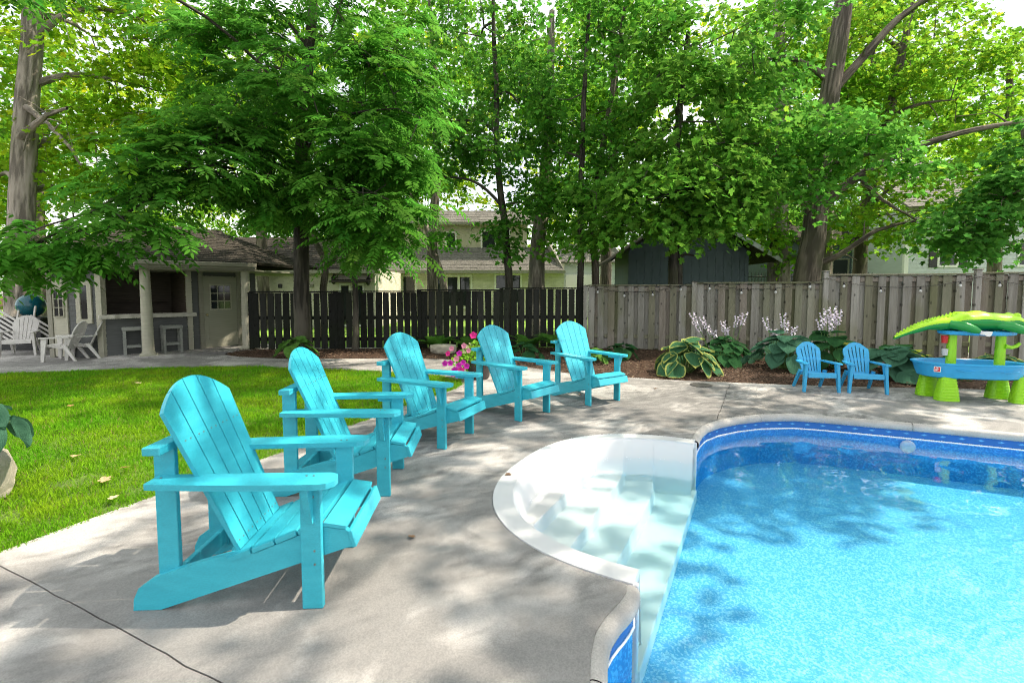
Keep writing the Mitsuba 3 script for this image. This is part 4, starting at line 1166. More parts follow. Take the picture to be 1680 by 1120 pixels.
# the wood far behind the houses: one mass of crowns
r = np.random.default_rng(77)
lv = []
for _ in range(700):
    a = r.uniform(-1.25, 1.25)
    d = r.uniform(30, 52)
    x, y = d * math.tan(a) * .9, d
    if abs(x) > 70:
        continue
    z = r.uniform(.5, 24) * (.55 + .45 * d / 50)
    lv.append(maple_spray(r, np.array([x, y, z]), unit(np.array([r.normal(), -1, .4])), r.uniform(1.6, 2.8), 120, .42, (.075, .16, .018) if r.random() < .5 else (.14, .22, .014), 0, .15))
m, col = join(lv)
put('distant_woodland', m, 'leaf_soft', color=col, kind='stuff', label='mass of sunlit trees far behind the houses', category='woodland')
for i, (x, y, z, rx, rz) in enumerate([(-20, 27, 6, 5, 5), (-13, 30, 8, 5, 5), (-6.5, 31, 10, 4, 4), (6, 30, 7, 4, 5), (12, 27, 8, 4, 5), (24, 30, 7, 5, 6), (-26, 22, 5, 4, 5), (17, 31, 9, 4, 4)]):
    tree('background_maple', ['broad maple far behind the pavilion at the left edge', 'tall maple behind the dark wing roof', 'maple crown rising behind the cream house roof', 'maple behind the pale annex', 'maple behind the blue-grey shed', 'maple behind the pale house at the right', 'maple beyond the pavilion, farthest left', 'maple between shed and dark house'][i],
         [(x, y, -.1, .35), (x, y, 3, .28), (x + .3, y, 7, .2), (x, y, z + rz * .6, .08)], [(x, y, z, rx, 2.5, rz * .8, 34), (x + .5, y - 1, z - rz * .5, rx * .8, 2.0, rz * .45, 16)], 'maple', .26, [(.09, .2, .02), (.06, .15, .022), (.12, .22, .02)][i % 3], 'bark_brown', 80 + i, 130, 1.05, 0, leafm='leaf_soft', yellow=.12)
# ------------------------------------------------------------------ grass blades on the lawn
r = np.random.default_rng(5)
n = 330000
# denser towards the near end, where blades can be told apart
u = r.random(n)
px = r.uniform(-9.2, -.7, n)
py = 2.2 + 6.8 * u ** 1.7
ok = shapely.contains_xy(LAWN.buffer(.03), px, py) & (np.abs(px) / py < 1.30)
px, py = px[ok], py[ok]
n = len(px)
q = np.c_[px, py, np.zeros(n)]
dry = meshkit.fbm(q * [2.0, 2.0, 1], 3, 9)
bare = (meshkit.fbm(q * [3.5, 3.5, 1], 3, 19) > .60) & (py < 3.6) & (px < -2.5)
keep = ~(bare & (r.random(n) < .75))
q, dry = q[keep], dry[keep]
n = len(q)
hgt = r.uniform(.022, .052, n) * (.7 + .6 * meshkit.fbm(q * [5, 5, 1], 2, 3))
az = r.uniform(0, 2 * np.pi, n)
lean = r.normal(0, .5, n)
GX = unit(np.c_[np.cos(az) * lean, np.sin(az) * lean, np.full(n, .85)])
GZ = np.c_[-np.sin(az), np.cos(az), np.full(n, .1)]
gc = np.stack([.125 + .24 * dry * dry, .37 + .14 * dry * dry, .014 + .01 * dry], 1) * (1 + r.normal(0, .2, (n, 1))).clip(.5, 1.6)  # yellower where the noise is high: sun patches painted into the blades
yb = r.random(n) < .05
gc[yb] = [.30, .27, .10]
BV = np.array([[0, -.075, 0], [0, .075, 0], [.55, .055, .06], [.55, -.055, .06], [1, 0, .22]])
BF = np.array([[0, 1, 2], [0, 2, 3], [3, 2, 4]])
near = q[:, 1] < 4.6
q[:, 2] = -.018
parts = [scatter(BV, BF, q[near], GX[near], GZ[near], hgt[near], gc[near]), scatter(np.array([[0, -.12, 0], [0, .12, 0], [1, 0, .2]]), np.array([[0, 1, 2]]), q[~near], GX[~near], GZ[~near], hgt[~near] * 1.15, gc[~near])]
m, col = join(parts)
leafmat('grass_leaf', .95, .6)
put('grass', m, 'grass_leaf', color=col, kind='stuff', label='short mown lawn grass with drier thin patches and yellow sun patches painted in', category='grass')

# ------------------------------------------------------------------ mulch
n = 60000
mx, my = r.uniform(-6.4, 10, n), r.uniform(6.2, 11.8, n)
ok = shapely.contains_xy(BED, mx, my)
mx, my = mx[ok], my[ok]
n = len(mx)
ed = shapely.distance(shapely.points(mx, my), BED.exterior)
mz = bed_z(mx, my) * np.clip(ed / .3, 0, 1) - .03 + r.uniform(.008, .03, n)
CV = np.array([[-.5, -.14, 0], [.5, -.10, .02], [.48, .13, 0], [-.46, .12, .03], [0, 0, .12]])
CF = np.array([[0, 1, 4], [1, 2, 4], [2, 3, 4], [3, 0, 4]])
az = r.uniform(0, 2 * np.pi, n)
MX = np.c_[np.cos(az), np.sin(az), r.normal(0, .25, n)]
MZ = unit(np.c_[r.normal(0, .35, (n, 2)), np.ones(n)])
t = r.random(n)[:, None]
mc = np.array([.045, .029, .021]) * (1 - t) + np.array([.165, .108, .078]) * t
pale = r.random(n) < .05
mc[pale] = [.36, .28, .20]
v, f, c = scatter(CV, CF, np.c_[mx, my, mz], MX, MZ, r.uniform(.02, .055, n), mc)
scene['chip'] = {'type': 'twosided', 'bsdf': {'type': 'diffuse', 'reflectance': {'type': 'mesh_attribute', 'name': 'vertex_color'}}}
put('mulch', (v, f), 'chip', color=c, kind='stuff', label='loose reddish brown wood chip mulch', category='mulch')

# ------------------------------------------------------------------ hostas
def hosta_mat(key, mid, edge, margin):
    def f(p, n, uv):
        vein = 0.5 + 0.5 * dr.cos(uv.y * 34.0)
        e = smoothstep(margin - 0.06, margin + 0.04, dr.maximum(dr.abs(uv.y), uv.x * 1.02) + 0.10 * (noise(p.x * 45, p.y * 45, p.z * 45) - 0.5))
        c = mix(mid, [k * 1.35 for k in mid], vein * 0.5 + 0.5 * noise(p.x * 14, p.y * 14, p.z * 14))
        return mix(c, edge, e)
    scene[key] = {'type': 'principledthin', 'base_color': mikit.proc(f), 'roughness': 0.38, 'diff_trans': 0.7, 'spec_trans': 0.0, 'eta': 1.45}


hosta_mat('hosta_dark', (.030, .095, .035), (.030, .095, .035), 2.0)
hosta_mat('hosta_blue', (.060, .150, .095), (.060, .150, .095), 2.0)
hosta_mat('hosta_margin', (.055, .150, .075), (.42, .46, .14), .86)
hosta_mat('hosta_light', (.10, .22, .045), (.10, .22, .045), 2.0)


def hosta_leaf(L, droop, r):
    """A heart-shaped leaf lying along +x from its stalk."""
    U, V = 9, 9
    us, vs = np.linspace(0, 1, U), np.linspace(-1, 1, V)
    uu, vv = np.meshgrid(us, vs, indexing='ij')
    w = .47 * np.sin(np.pi * np.clip(uu, 0, 1) ** .62) ** .72 + .0
    back = -.12 * (1 - uu) ** 3 * np.abs(vv) ** 1.5 * 1.2
    x = (uu + back) * L
    y = vv * w * L * r.uniform(.9, 1.1)
    z = L * (.10 * np.abs(vv) ** 1.4 - droop * uu ** 2 + .025 * np.sin(9 * uu + 4 * np.abs(vv) + r.uniform(0, 6)) * np.abs(vv))
    vid = np.arange(U * V).reshape(U, V)
    f = np.stack([vid[:-1, :-1], vid[1:, :-1], vid[1:, 1:], vid[:-1, 1:]], -1).reshape(-1, 4)
    return np.c_[x.ravel(), y.ravel(), z.ravel()], f, np.c_[uu.ravel(), vv.ravel()]


def orient(v, pos, az, pitch, roll=0.0):
    M = trimesh.transformations.euler_matrix(roll, -pitch, az, 'sxyz')[:3, :3]
    return v @ M.T + pos


mat('stalk_green', (.12, .22, .06), 0.6)
mat('bell_lilac', (.62, .56, .66), 0.55)


def hosta(x, y, R, H, n, L, bs, label, seed, spikes=(), group=None, z0=0.0, name='hosta', hull=1.0):
    r = np.random.default_rng(seed)
    key = num(name)
    stems = []
    for i in range(n):
        q = (i + .5) / n
        az = i * 2.39996 + r.normal(0, .25)
        rad = R * (.18 + .75 * q) * r.uniform(.85, 1.1)
        hz = H * (1.0 - .72 * q ** 1.6) * r.uniform(.85, 1.1)
        l = L * r.uniform(.78, 1.12) * (.8 + .25 * q)
        v, f, uv = hosta_leaf(l, r.uniform(.12, .30), r)
        base = np.array([x + math.cos(az) * (rad - l * .35), y + math.sin(az) * (rad - l * .35), z0 + max(.10, hz)])
        v = orient(v, base, az + r.normal(0, .2), .25 - 1.25 * q + r.normal(0, .12), r.normal(0, .2))
        v[:, 2] = np.maximum(v[:, 2], z0 + .012 + .01 * r.random())
        put(num(key + '__leaf'), (v, f), bs, smooth=True, uv=uv)
        o = np.array([x + math.cos(az) * .05, y + math.sin(az) * .05, z0])
        stems.append(tube(np.array([o, (o + base) / 2 + [0, 0, .06], base]), [.008, .006, .004], 5))
    put(key + '__stalk', cat(stems), 'stalk_green', smooth=True)
    for sx, sy, sh in spikes:
        b = np.array([x + sx * .4, y + sy * .4, z0 + .1])
        e = np.array([x + sx, y + sy, z0 + sh])
        put(num(key + '__flower_stem'), tube(np.array([b, (b + e) / 2 + [0, 0, .05], e]), [.006, .005, .003], 5), 'stalk_green', smooth=True)
        bells = []
        for k in range(15):
            q = e + (b - e) * (.02 + .30 * k / 15) + np.array([0, 0, .03])
            az = k * 2.4 + r.normal(0, .3)
            l = r.uniform(.035, .055)
            c = trimesh.creation.cone(l * .42, l, sections=6)
            c.apply_transform(trimesh.transformations.euler_matrix(0, math.radians(205 + 30 * k / 15), az))
            d = np.array([math.cos(az), math.sin(az), -.35])
            c.apply_translation(q + d * .045 * (1.2 - k / 30))
            bells.append(c)
        put(num(key + '__flower_spike'), cat(bells), 'bell_lilac')
    tag(key, label, 'hosta', group)


hosta(2.93, 8.02, .60, .50, 30, .38, 'hosta_margin', 'large hosta with blue-green leaves edged in yellow at the front of the mulch bed', 101)
hosta(4.15, 9.30, .62, .44, 26, .30, 'hosta_dark', 'dark hosta with pale lilac flower spikes behind the yellow-edged one', 102,
      [(-.72, -.1, .98), (-.62, .0, .80), (-.5, -.05, .90), (-.35, .05, .72), (-.1, -.1, .82), (.02, .0, .70), (.22, .0, .92), (.35, -.05, .98), (-.2, .1, .62)])
hosta(3.85, 8.75, .42, .26, 14, .26, 'hosta_dark', 'low dark hosta between the yellow-edged hosta and the lilac spikes', 112)
hosta(4.80, 8.40, .70, .58, 32, .34, 'hosta_blue', 'full dark green hosta with lilac spikes left of the small blue chairs', 103,
      [(-.25, .25, .92), (.05, .2, 1.0), (.12, .2, .85), (.30, .25, .75), (-.05, .3, .7)])
hosta(5.60, 8.40, .62, .60, 26, .33, 'hosta_dark', 'tall hosta with the largest lilac flower plume behind the small blue chairs', 104,
      [(-.10, .1, 1.02), (.0, .15, 1.10), (.08, .1, 1.12), (.14, .15, .98), (.02, .05, .92), (-.16, .1, .90), (.2, .1, 1.06)])
hosta(6.05, 7.60, .60, .46, 24, .40, 'hosta_blue', 'blue-green hosta with very broad leaves between the small blue chairs and the water table', 105)
hosta(6.75, 8.35, .55, .42, 16, .30, 'hosta_dark', 'hosta behind the water table at the foot of the fence', 106)
hosta(7.85, 7.7, .55, .34, 16, .30, 'hosta_margin', 'pale-edged hosta at the right edge behind the water table', 107)
hosta(-4.50, 9.95, .46, .42, 20, .28, 'hosta_light', 'mid green hosta on the mulch at the foot of the big walnut', 108)
hosta(-2.40, 11.05, .28, .30, 10, .22, 'hosta_light', 'small bright green hosta by the black fence above the third armchair', 109)
hosta(.25, 9.75, .42, .30, 14, .25, 'hosta_dark', 'dark low hosta right of the fourth armchair', 110)
hosta(2.2, 9.7, .45, .30, 16, .25, 'hosta_dark', 'dark low hosta by the grey fence right of the fifth armchair', 111)


hosta(3.30, 9.3, .40, .28, 16, .24, 'hosta_dark', 'low dark hosta tucked behind the yellow-edged hosta', 113)
hosta(5.15, 9.25, .42, .34, 16, .26, 'hosta_blue', 'blue-green hosta at the fence between the two lilac-flowered ones', 114)
hosta(6.85, 7.65, .40, .30, 16, .27, 'hosta_dark', 'dark hosta half hidden by the left legs of the water table', 115)
hosta(1.55, 9.2, .34, .24, 14, .22, 'hosta_light', 'small light green hosta on the mulch behind the fifth armchair', 116)


def fern(x, y, h, n, base, label, seed, group=None):
    r = np.random.default_rng(seed)
    key = num('fern')
    for i in range(n):
        az = i * 2.4 + r.normal(0, .3)
        L = h * r.uniform(.8, 1.25)
        d = np.array([math.cos(az), math.sin(az), 0])
        up = r.uniform(.65, 1.05)
        s = np.linspace(.12, 1, 20)
        p = np.array([x, y, .03]) + d * (L * .75 * s ** 1.25)[:, None] + UP * (L * up * (s - .52 * s ** 2.4))[:, None]
        t = unit(np.gradient(p, axis=0))
        sd = unit(np.cross(t, UP))
        w = L * .22 * np.sin(np.pi * np.clip(s * .92 + .06, 0, 1)) ** .8
        pos = np.vstack([p, p])
        X = np.vstack([sd + .45 * t, -sd + .45 * t]) - UP * .12
        Z = np.vstack([np.cross(sd, t)] * 2)
        c = tints(r, base, 40, .12, 0)
        v, f, c = scatter(np.array([[0, -.10, 0], [.5, -.12, .03], [1, 0, -.04], [.5, .12, .03], [0, .10, 0]]), np.array([[0, 1, 3], [0, 3, 4], [1, 2, 3]]), pos, X, Z, np.r_[w, w], c)
        put(num(key + '__frond'), (v, f), 'leaf_soft', color=c)
    tag(key, label, 'fern', group)


fern(-1.75, 11.05, .62, 15, (.06, .15, .03), 'green fern by the black fence left of the pale rock', 201)
fern(-1.05, 11.05, .58, 14, (.06, .14, .03), 'green fern by the black fence behind the petunias', 202)
fern(.35, 10.85, .62, 14, (.055, .14, .03), 'fern by the black fence right of the fourth armchair', 203)
fern(1.05, 10.8, .66, 14, (.055, .14, .03), 'fern by the black fence just left of the fifth armchair', 204)
fern(6.45, 9.3, .55, 12, (.10, .12, .035), 'brownish fern at the grey fence behind the small blue chairs', 205)
fern(7.35, 8.9, .5, 10, (.17, .22, .035), 'yellow-green fern at the grey fence behind the crocodile tail', 206)

# a pale rock and the pot of petunias
r = np.random.default_rng(8)
rk = trimesh.creation.icosphere(3, 1.0)
v = np.array(rk.vertices)
v *= (.85 + .5 * meshkit.fbm(v * 1.6 + 4, 3, 2))[:, None]
v = np.clip(v, [-9, -9, -.7], [9, 9, .55]) * [.27, .16, .15] + [-1.5, 10.45, .13]
mat('rock_pale', mikit.proc(lambda p, n, uv: mix((.24, .22, .17), (.46, .43, .36), fbm(p.x * 14, p.y * 14, p.z * 14, 4))), .85)
put('garden_rock', (v, rk.faces), 'rock_pale', smooth=40, label='flat pale rock lying on the mulch by the ferns', category='rock')

mat('pot_dark', mikit.proc(lambda p, n, uv: mix((.035, .03, .028), (.075, .065, .06), fbm(p.x * 20, p.y * 20, p.z * 20, 3))), .6)
PX, PY = -.52, 7.55
put('petunia_pot__pot', move(lathe([(0, 0), (.14, 0), (.16, .03), (.20, .26), (.225, .27), (.225, .31), (.20, .31), (.19, .27), (0, .27)], 28), PX, PY, 0), 'pot_dark', smooth=35, label='dark round pot')
lv = []
for _ in range(420):
    a, q = r.uniform(0, 2 * np.pi), r.random() ** .5
    p = np.array([PX - .06 + math.cos(a) * .30 * q, PY + math.sin(a) * .26 * q, .30 + .28 * (1 - q * q) * r.uniform(.4, 1.1)])
    if r.random() < .35:
        p = np.array([PX - .22 + r.normal(0, .09), PY - .1 + r.normal(0, .1), r.uniform(.12, .42)])
    c = tints(r, (.10, .22, .03), 1, .25, .1)
    if p[0] < PX - .12 and p[2] > .42 and r.random() < .7:
        c = np.array([[.50, .52, .33]])
    lv.append(scatter(DV, DF, p[None], r.normal(0, 1, (1, 3)) + [[0, 0, .2]], r.normal(0, .6, (1, 3)) + [[0, 0, 1]], r.uniform(.05, .09), c))
m, col = join(lv)
put('petunia_pot__foliage', m, 'leaf', color=col)
scene['petal'] = {'type': 'principledthin', 'base_color': {'type': 'mesh_attribute', 'name': 'vertex_color'}, 'roughness': .6, 'diff_trans': .8, 'spec_trans': 0.0, 'eta': 1.3}


def petunia(p, dirn, size, col):
    dirn = unit(np.asarray(dirn, float))
    e1 = unit(np.cross(dirn, [.2, .1, 1]))
    e2 = np.cross(dirn, e1)
    k = 20
    a = np.arange(k) * 2 * np.pi / k
    rr = size * (1 + .13 * np.cos(5 * a))
    v = np.vstack([p - dirn * size * .55, p + .45 * size * (np.cos(a)[:, None] * e1 + np.sin(a)[:, None] * e2) - dirn * size * .1, p + rr[:, None] * (np.cos(a)[:, None] * e1 + np.sin(a)[:, None] * e2)])
    f = [[0, 1 + i, 1 + (i + 1) % k] for i in range(k)] + [q for i in range(k) for q in ([1 + i, 1 + k + i, 1 + k + (i + 1) % k], [1 + i, 1 + k + (i + 1) % k, 1 + (i + 1) % k])]
    c = np.vstack([[col], [np.array(col) * .8] * k, [col] * k])
    return v, np.array(f), c


hot, mag, pale = (.78, .05, .32), (.62, .04, .50), (.80, .30, .48)
for p, s, c in [((-.60, 7.42, .70), .055, hot), ((-.74, 7.35, .545), .042, pale), ((-.93, 7.35, .50), .040, pale), ((-.80, 7.25, .44), .045, mag), ((-.98, 7.3, .43), .04, hot), ((-.84, 7.22, .36), .045, pale),
                ((-.93, 7.2, .30), .045, mag), ((-1.02, 7.25, .285), .045, mag), ((-.80, 7.15, .27), .045, mag), ((-.86, 7.15, .20), .05, mag), ((-.76, 7.12, .20), .05, hot), ((-.80, 7.1, .13), .05, mag), ((-.73, 7.12, .32), .042, mag),
                ((-.68, 7.15, .26), .045, mag), ((-.88, 7.12, .15), .045, mag), ((-.66, 7.25, .48), .035, pale)]:
    p = np.array(p)
    v, f, col = petunia(p, [-.25 + .5 * (p[0] + .85), -1, .35], s, c)
    put(num('petunia_pot__flower'), (v, f), 'petal', smooth=True, color=col)
tag('petunia_pot', 'dark pot of trailing pink and magenta petunias behind the fourth armchair', 'potted flowers')

# stone planter at the left edge
r = np.random.default_rng(12)
pb = trimesh.creation.icosphere(4, 1.0)
v = np.array(pb.vertices)
v = np.sign(v) * np.abs(v) ** .45
v *= (.92 + .22 * meshkit.fbm(v * 2.2, 4, 6))[:, None]
v = v * [.34, .32, .19] + [-3.72, 2.96, .155]
put('stone_planter__body', (v, pb.faces), 'rock_pale', smooth=50, label='rough pale stone body')
put('stone_planter__soil', move(lathe([(.0, .02), (.27, .0)][::-1], 20), -3.72, 2.96, .33), 'soil_dark')
tag('stone_planter', 'rough pale stone planter on the lawn at the left edge', 'planter')
hosta(-3.60, 2.98, .48, .42, 34, .22, 'hosta_blue', 'hosta with a white flower growing in the stone planter at the left edge', 120, [(.22, -.15, .46), (-.05, .0, .78)], z0=.33)

# ------------------------------------------------------------------ fallen leaves on lawn and deck
r = np.random.default_rng(31)
spots = [(-2.9, 3.35), (-2.62, 3.05), (-3.0, 3.6), (-2.35, 4.2), (-3.3, 5.0), (-3.25, 2.75), (-2.9, 4.9), (-2.0, 4.9), (-2.1, 5.6), (-4.4, 4.6), (-5.2, 5.6), (-1.7, 6.3), (-3.0, 6.6), (-5.5, 7.0), (-4.0, 5.9), (-2.95, 2.62), (-3.6, 3.9), (-4.6, 7.6)]
cols = [(.42, .30, .17), (.50, .42, .26), (.36, .22, .10), (.55, .47, .36)]
for i, (x, y) in enumerate(spots):
    v, f, c = scatter(MV, MF, np.array([[x, y, .03]]), np.array([[r.normal(), r.normal(), .15]]), np.array([[r.normal(0, .25), r.normal(0, .25), 1]]), r.uniform(.045, .085), np.array([cols[i % 4]]))
    put(num('fallen_leaf'), (v, f), 'chip', color=c, label={0: 'largest tan leaf on the lawn, left of the nearest armchair', 1: 'pale tan leaf on the lawn nearest to the first armchair', 5: 'tan leaf on the lawn closest to the left edge of the deck', 15: 'tan leaf at the near corner of the lawn by the concrete'}.get(i, 'dry curled tan leaf lying on the lawn'), category='leaf', group=None if i in (0, 1, 5, 15) else 'dry leaves scattered on the lawn')
for x, y in [tuple(step_xy(-.3, 1.135)), (.9, 6.3), (2.0, 6.7), (-.55, 2.6)]:
    v, f, c = scatter(MV, MF, np.array([[x, y, .012]]), np.array([[r.normal(), r.normal(), .1]]), np.array([[r.normal(0, .2), r.normal(0, .2), 1]]), r.uniform(.035, .055), np.array([(.16, .10, .06)]))
    put(num('deck_leaf'), (v, f), 'chip', color=c, label='small brown leaf lying on the concrete or the pool rim', category='leaf', group='small brown leaves on the deck')
# ------------------------------------------------------------------ moulded plastic armchairs (white ones by the pavilion, small blue ones by the pool)
def plastic(key, c, rough=.35):
    mat(key, mikit.proc(lambda p, n, uv: mix(c, [k * .86 for k in c], fbm(p.x * 16, p.y * 16, p.z * 16, 3))), rough)


plastic('plastic_blue', (.035, .36, .66))
plastic('plastic_white', (.60, .585, .56), .45)
plastic('plastic_lime', (.30, .66, .015))
plastic('plastic_tray', (.03, .36, .70))
plastic('plastic_red', (.55, .02, .02))
plastic('vinyl_lime', (.40, .72, .02), .3)
plastic('vinyl_green', (.012, .27, .045), .3)
plastic('ball_teal', (.006, .10, .13), .18)
plastic('bin_black', (.02, .022, .024), .5)


def taper(p0, p1, a0, b0, a1, b1, bev=.004):
    """A tapered bar of rectangular section from p0 to p1."""
    pts = []
    for p, a, b in ((p0, a0, b0), (p1, a1, b1)):
        for sx, sy in ((-1, -1), (1, -1), (1, 1), (-1, 1)):
            for k in (0, 1):
                pts.append([p[0] + sx * (a / 2 - bev * (k == 0)), p[1] + sy * (b / 2 - bev * (k == 1)), p[2]])
    return trimesh.convex.convex_hull(np.array(pts))


def plastic_chair(name, x, y, deg, sc, bs, label, peaked, group=None):
    key = num(name)
    M = T().translate([x, y, 0.002]).rotate([0, 0, 1], deg).scale(sc)

    def part(nm, m, smooth=False):
        scene[f'{key}__{nm}'] = {**mikit.ply(m, bs, smooth=smooth), 'to_world': M}
    for i, s in enumerate((-1, 1)):
        sf = f'_{i:03d}' if i else ''
        part('front_leg' + sf, taper((.03, s * .335, 0), (-.01, s * .30, .57), .06, .05, .12, .06))
        part('rear_leg' + sf, taper((-.60, s * .27, 0), (-.36, s * .245, .40), .06, .045, .10, .05))
        arm = Polygon([(-.50, .235), (-.48, .285), (-.28, .335), (-.02, .372), (.06, .362), (.085, .325), (.07, .285), (.0, .262), (-.25, .245)]).buffer(.012, 3)
        a = prism_xy(arm, .572, .60)
        if s < 0:
            a.apply_transform(np.diag([1, -1, 1, 1.0]))
            a.invert()
        part('arm' + sf, a)
    seat = Polygon([(-.42, -.245), (.03, -.272), (.05, -.2), (.05, .2), (.03, .272), (-.42, .245)])
    st = [prism_xy(seat, 0, .022)]
    sm = move(cat(st), 0, 0, .375, 0, -.20)
    part('seat', sm)
    part('apron', trimesh.convex.convex_hull(np.array([(x_, y_, z_) for y_ in (-.268, .268) for x_, z_ in ((.028, .40), (.052, .39), (.058, .30), (.036, .30))])))
    # back: fan outline with slots
    L = .74
    if peaked:
        top = [(.235, .53), (.225, .60), (.10, .715), (.03, L), (-.03, L), (-.10, .715), (-.225, .60), (-.235, .53)]
    else:
        top = [(.245 * math.cos(a), .50 + .245 * math.sin(a)) for a in np.linspace(0, math.pi, 15)]
    out = Polygon([(-.165, 0), (.165, 0)] + top).buffer(.01, 3)
    slots = []
    k = 6 if peaked else 5
    for i in range(1, k):
        u = -1 + 2 * i / k
        h = (L - .07 - .12 * abs(u)) if peaked else (.50 + .245 * math.sqrt(max(0, 1 - u * u)) - .06)
        slots.append(LineString([(u * .165, .10), (u * .215, h)]).buffer(.0095 if peaked else .005, 2))
    pl_ = out.difference(unary_union(slots))
    b = trimesh.creation.extrude_polygon(pl_, .026, engine='earcut')
    v = np.array(b.vertices)
    tilt = .42
    u, w, h = v[:, 0], v[:, 1], v[:, 2] + .10 * v[:, 0] ** 2
    b = trimesh.Trimesh(np.c_[-.36 - w * math.sin(tilt) - h * math.cos(tilt), u, .29 + w * math.cos(tilt) - h * math.sin(tilt)], b.faces, process=False)
    if b.volume < 0:
        b.invert()
    part('back', b)
    part('back_brace', move(cbox(-.02, .02, -.24, .24, -.03, .03, .008), -.545, 0, .62, 0, -tilt))
    tag(key, label, 'chair', group)


plastic_chair('child_chair', 4.235, 6.52, -97, .665, 'plastic_blue', 'small blue plastic armchair on the left, nearer to the yellow-edged hosta', True, 'small blue chairs by the garden bed')
plastic_chair('child_chair', 4.80, 6.42, -104, .665, 'plastic_blue', 'small blue plastic armchair on the right, next to the water table', True, 'small blue chairs by the garden bed')
plastic_chair('garden_chair', -9.15, 9.52, 195, .80, 'plastic_white', 'white plastic armchair in front of the pair beside the pavilion, turned to the left', False, 'white plastic chairs by the pavilion')
plastic_chair('garden_chair', -9.0, 9.75, 212, .80, 'plastic_white', 'white plastic armchair standing close behind the other one at the pavilion wall', False, 'white plastic chairs by the pavilion')
plastic_chair('garden_chair', -10.6, 10.25, -62, .86, 'plastic_white', 'white plastic armchair at the left edge below the teal ball', False, 'white plastic chairs by the pavilion')

put('exercise_ball', move(trimesh.creation.icosphere(4, .275), -11.50, 11.5, 1.035), 'ball_teal', smooth=True, label='glossy dark teal exercise ball resting on a black box at the left edge', category='ball')
put('storage_box__body', cbox(-12.0, -11.0, 11.2, 11.85, 0, .70, .02), 'bin_black')
put('storage_box__lid', cbox(-12.03, -10.97, 11.17, 11.88, .702, .765, .02), 'bin_black')
tag('storage_box', 'black storage box under the teal ball', 'storage box')
for j, (ox, oy, n_) in enumerate([(-11.75, 10.95, 6), (-10.75, 11.0, 3)]):
    k = num('folding_lounger')
    for i in range(n_):
        put(num(k + '__slat'), move(cbox(-.42, .42, -.012, .012, -.022, .022, .004), ox + i * .03, oy + i * .012, .42 + .085 * i, .08, .60), 'plastic_white')
    for i, s in enumerate((-1, 1)):
        put(num(k + '__rail'), move(cbox(-.02, .02, -.016, .016, -.05, .09 * n_ + .30, .004), ox + s * .30, oy + .03, .30 - s * .18, .05, .2), 'plastic_white')
        put(num(k + '__leg'), move(cbox(-.018, .018, -.016, .016, 0, .40, .004), ox + s * .30, oy + .06, 0), 'plastic_white')
    tag(k, ['white slatted folding lounger leaning at the left edge under the ball', 'white slatted folding lounger leaning between the ball and the pavilion'][j], 'lounger', 'folded white loungers')

# ------------------------------------------------------------------ water table with the inflatable crocodile
WC, WA = np.array([5.85, 6.12]), math.atan2(-.22, .97)


def wt(m, u=0, v=0, z=0, a=0):
    return move(move(m, u, v, z, a), WC[0], WC[1], 0, WA)


def loft(rings):
    n = len(rings[0])
    v = np.vstack(rings)
    f = []
    for i in range(len(rings) - 1):
        for k in range(n):
            k2 = (k + 1) % n
            f += [[i * n + k, i * n + k2, (i + 1) * n + k2], [i * n + k, (i + 1) * n + k2, (i + 1) * n + k]]
    c0, c1 = v[:n].mean(0), v[-n:].mean(0)
    v = np.vstack([v, c0, c1])
    for k in range(n):
        k2 = (k + 1) % n
        f += [[len(v) - 2, k2, k], [len(v) - 1, (len(rings) - 1) * n + k, (len(rings) - 1) * n + k2]]
    return trimesh.Trimesh(v, np.array(f), process=False)


def ring(a, b, z, p=2.6, n=40, cx=0, cy=0):
    t = np.arange(n) * 2 * np.pi / n
    c, s = np.cos(t), np.sin(t)
    return np.c_[cx + a * np.sign(c) * np.abs(c) ** (2 / p), cy + b * np.sign(s) * np.abs(s) ** (2 / p), np.full(n, z)]


K = 'water_table'
put(K + '__basin', wt(loft([ring(.50, .24, .285), ring(.53, .26, .30), ring(.555, .28, .37), ring(.58, .30, .455), ring(.60, .315, .462), ring(.602, .317, .478), ring(.585, .303, .482), ring(.56, .285, .47), ring(.545, .275, .40), ring(.52, .255, .375)])), 'plastic_tray', smooth=35, label='blue boat-shaped lower basin')
wv_ = []
for s in (-1,):
    xs = np.linspace(-.28, .36, 26)
    wv_.append(tube(np.c_[xs, np.full(26, s * .288), .385 + .022 * np.abs(((xs + .28) / .107) % 2 - 1)], .006, 6))
put(K + '__basin__wave_ridge', wt(cat(wv_)), 'plastic_tray', smooth=True)
for i, (u, v_) in enumerate([(-.31, -.17), (-.36, .13), (.50, -.15), (.42, .13)]):
    rg = []
    for j in range(9):
        z0_, z1_ = .325 * j / 9, .325 * (j + 1) / 9
        k_ = 1 - .42 * (j / 9) ** 1.3
        rg += [ring(.125 * k_, .085 * k_, z0_ + .002, 3.2, 28), ring(.125 * k_ - .002, .085 * k_ - .002, z1_ - .006, 3.2, 28), ring(.125 * k_ - .008, .085 * k_ - .008, z1_ - .003, 3.2, 28)]
    put(num(K + '__leg'), wt(loft(rg), u, v_), 'plastic_lime', smooth=25)
for i, u in enumerate((-.19, .335)):
    put(num(K + '__column'), wt(loft([ring(.085, .06, .372, 2.6, 24), ring(.08, .055, .39, 2.6, 24), ring(.052, .046, .40, 2.6, 24), ring(.047, .042, .83, 2.6, 24)]), u, 0), 'plastic_lime', smooth=30)
put(K + '__spout', wt(tube([(.36, -.04, .69), (.42, -.05, .675), (.47, -.055, .70), (.50, -.055, .735)], [.03, .022, .022, .018], 10)), 'plastic_lime', smooth=40)
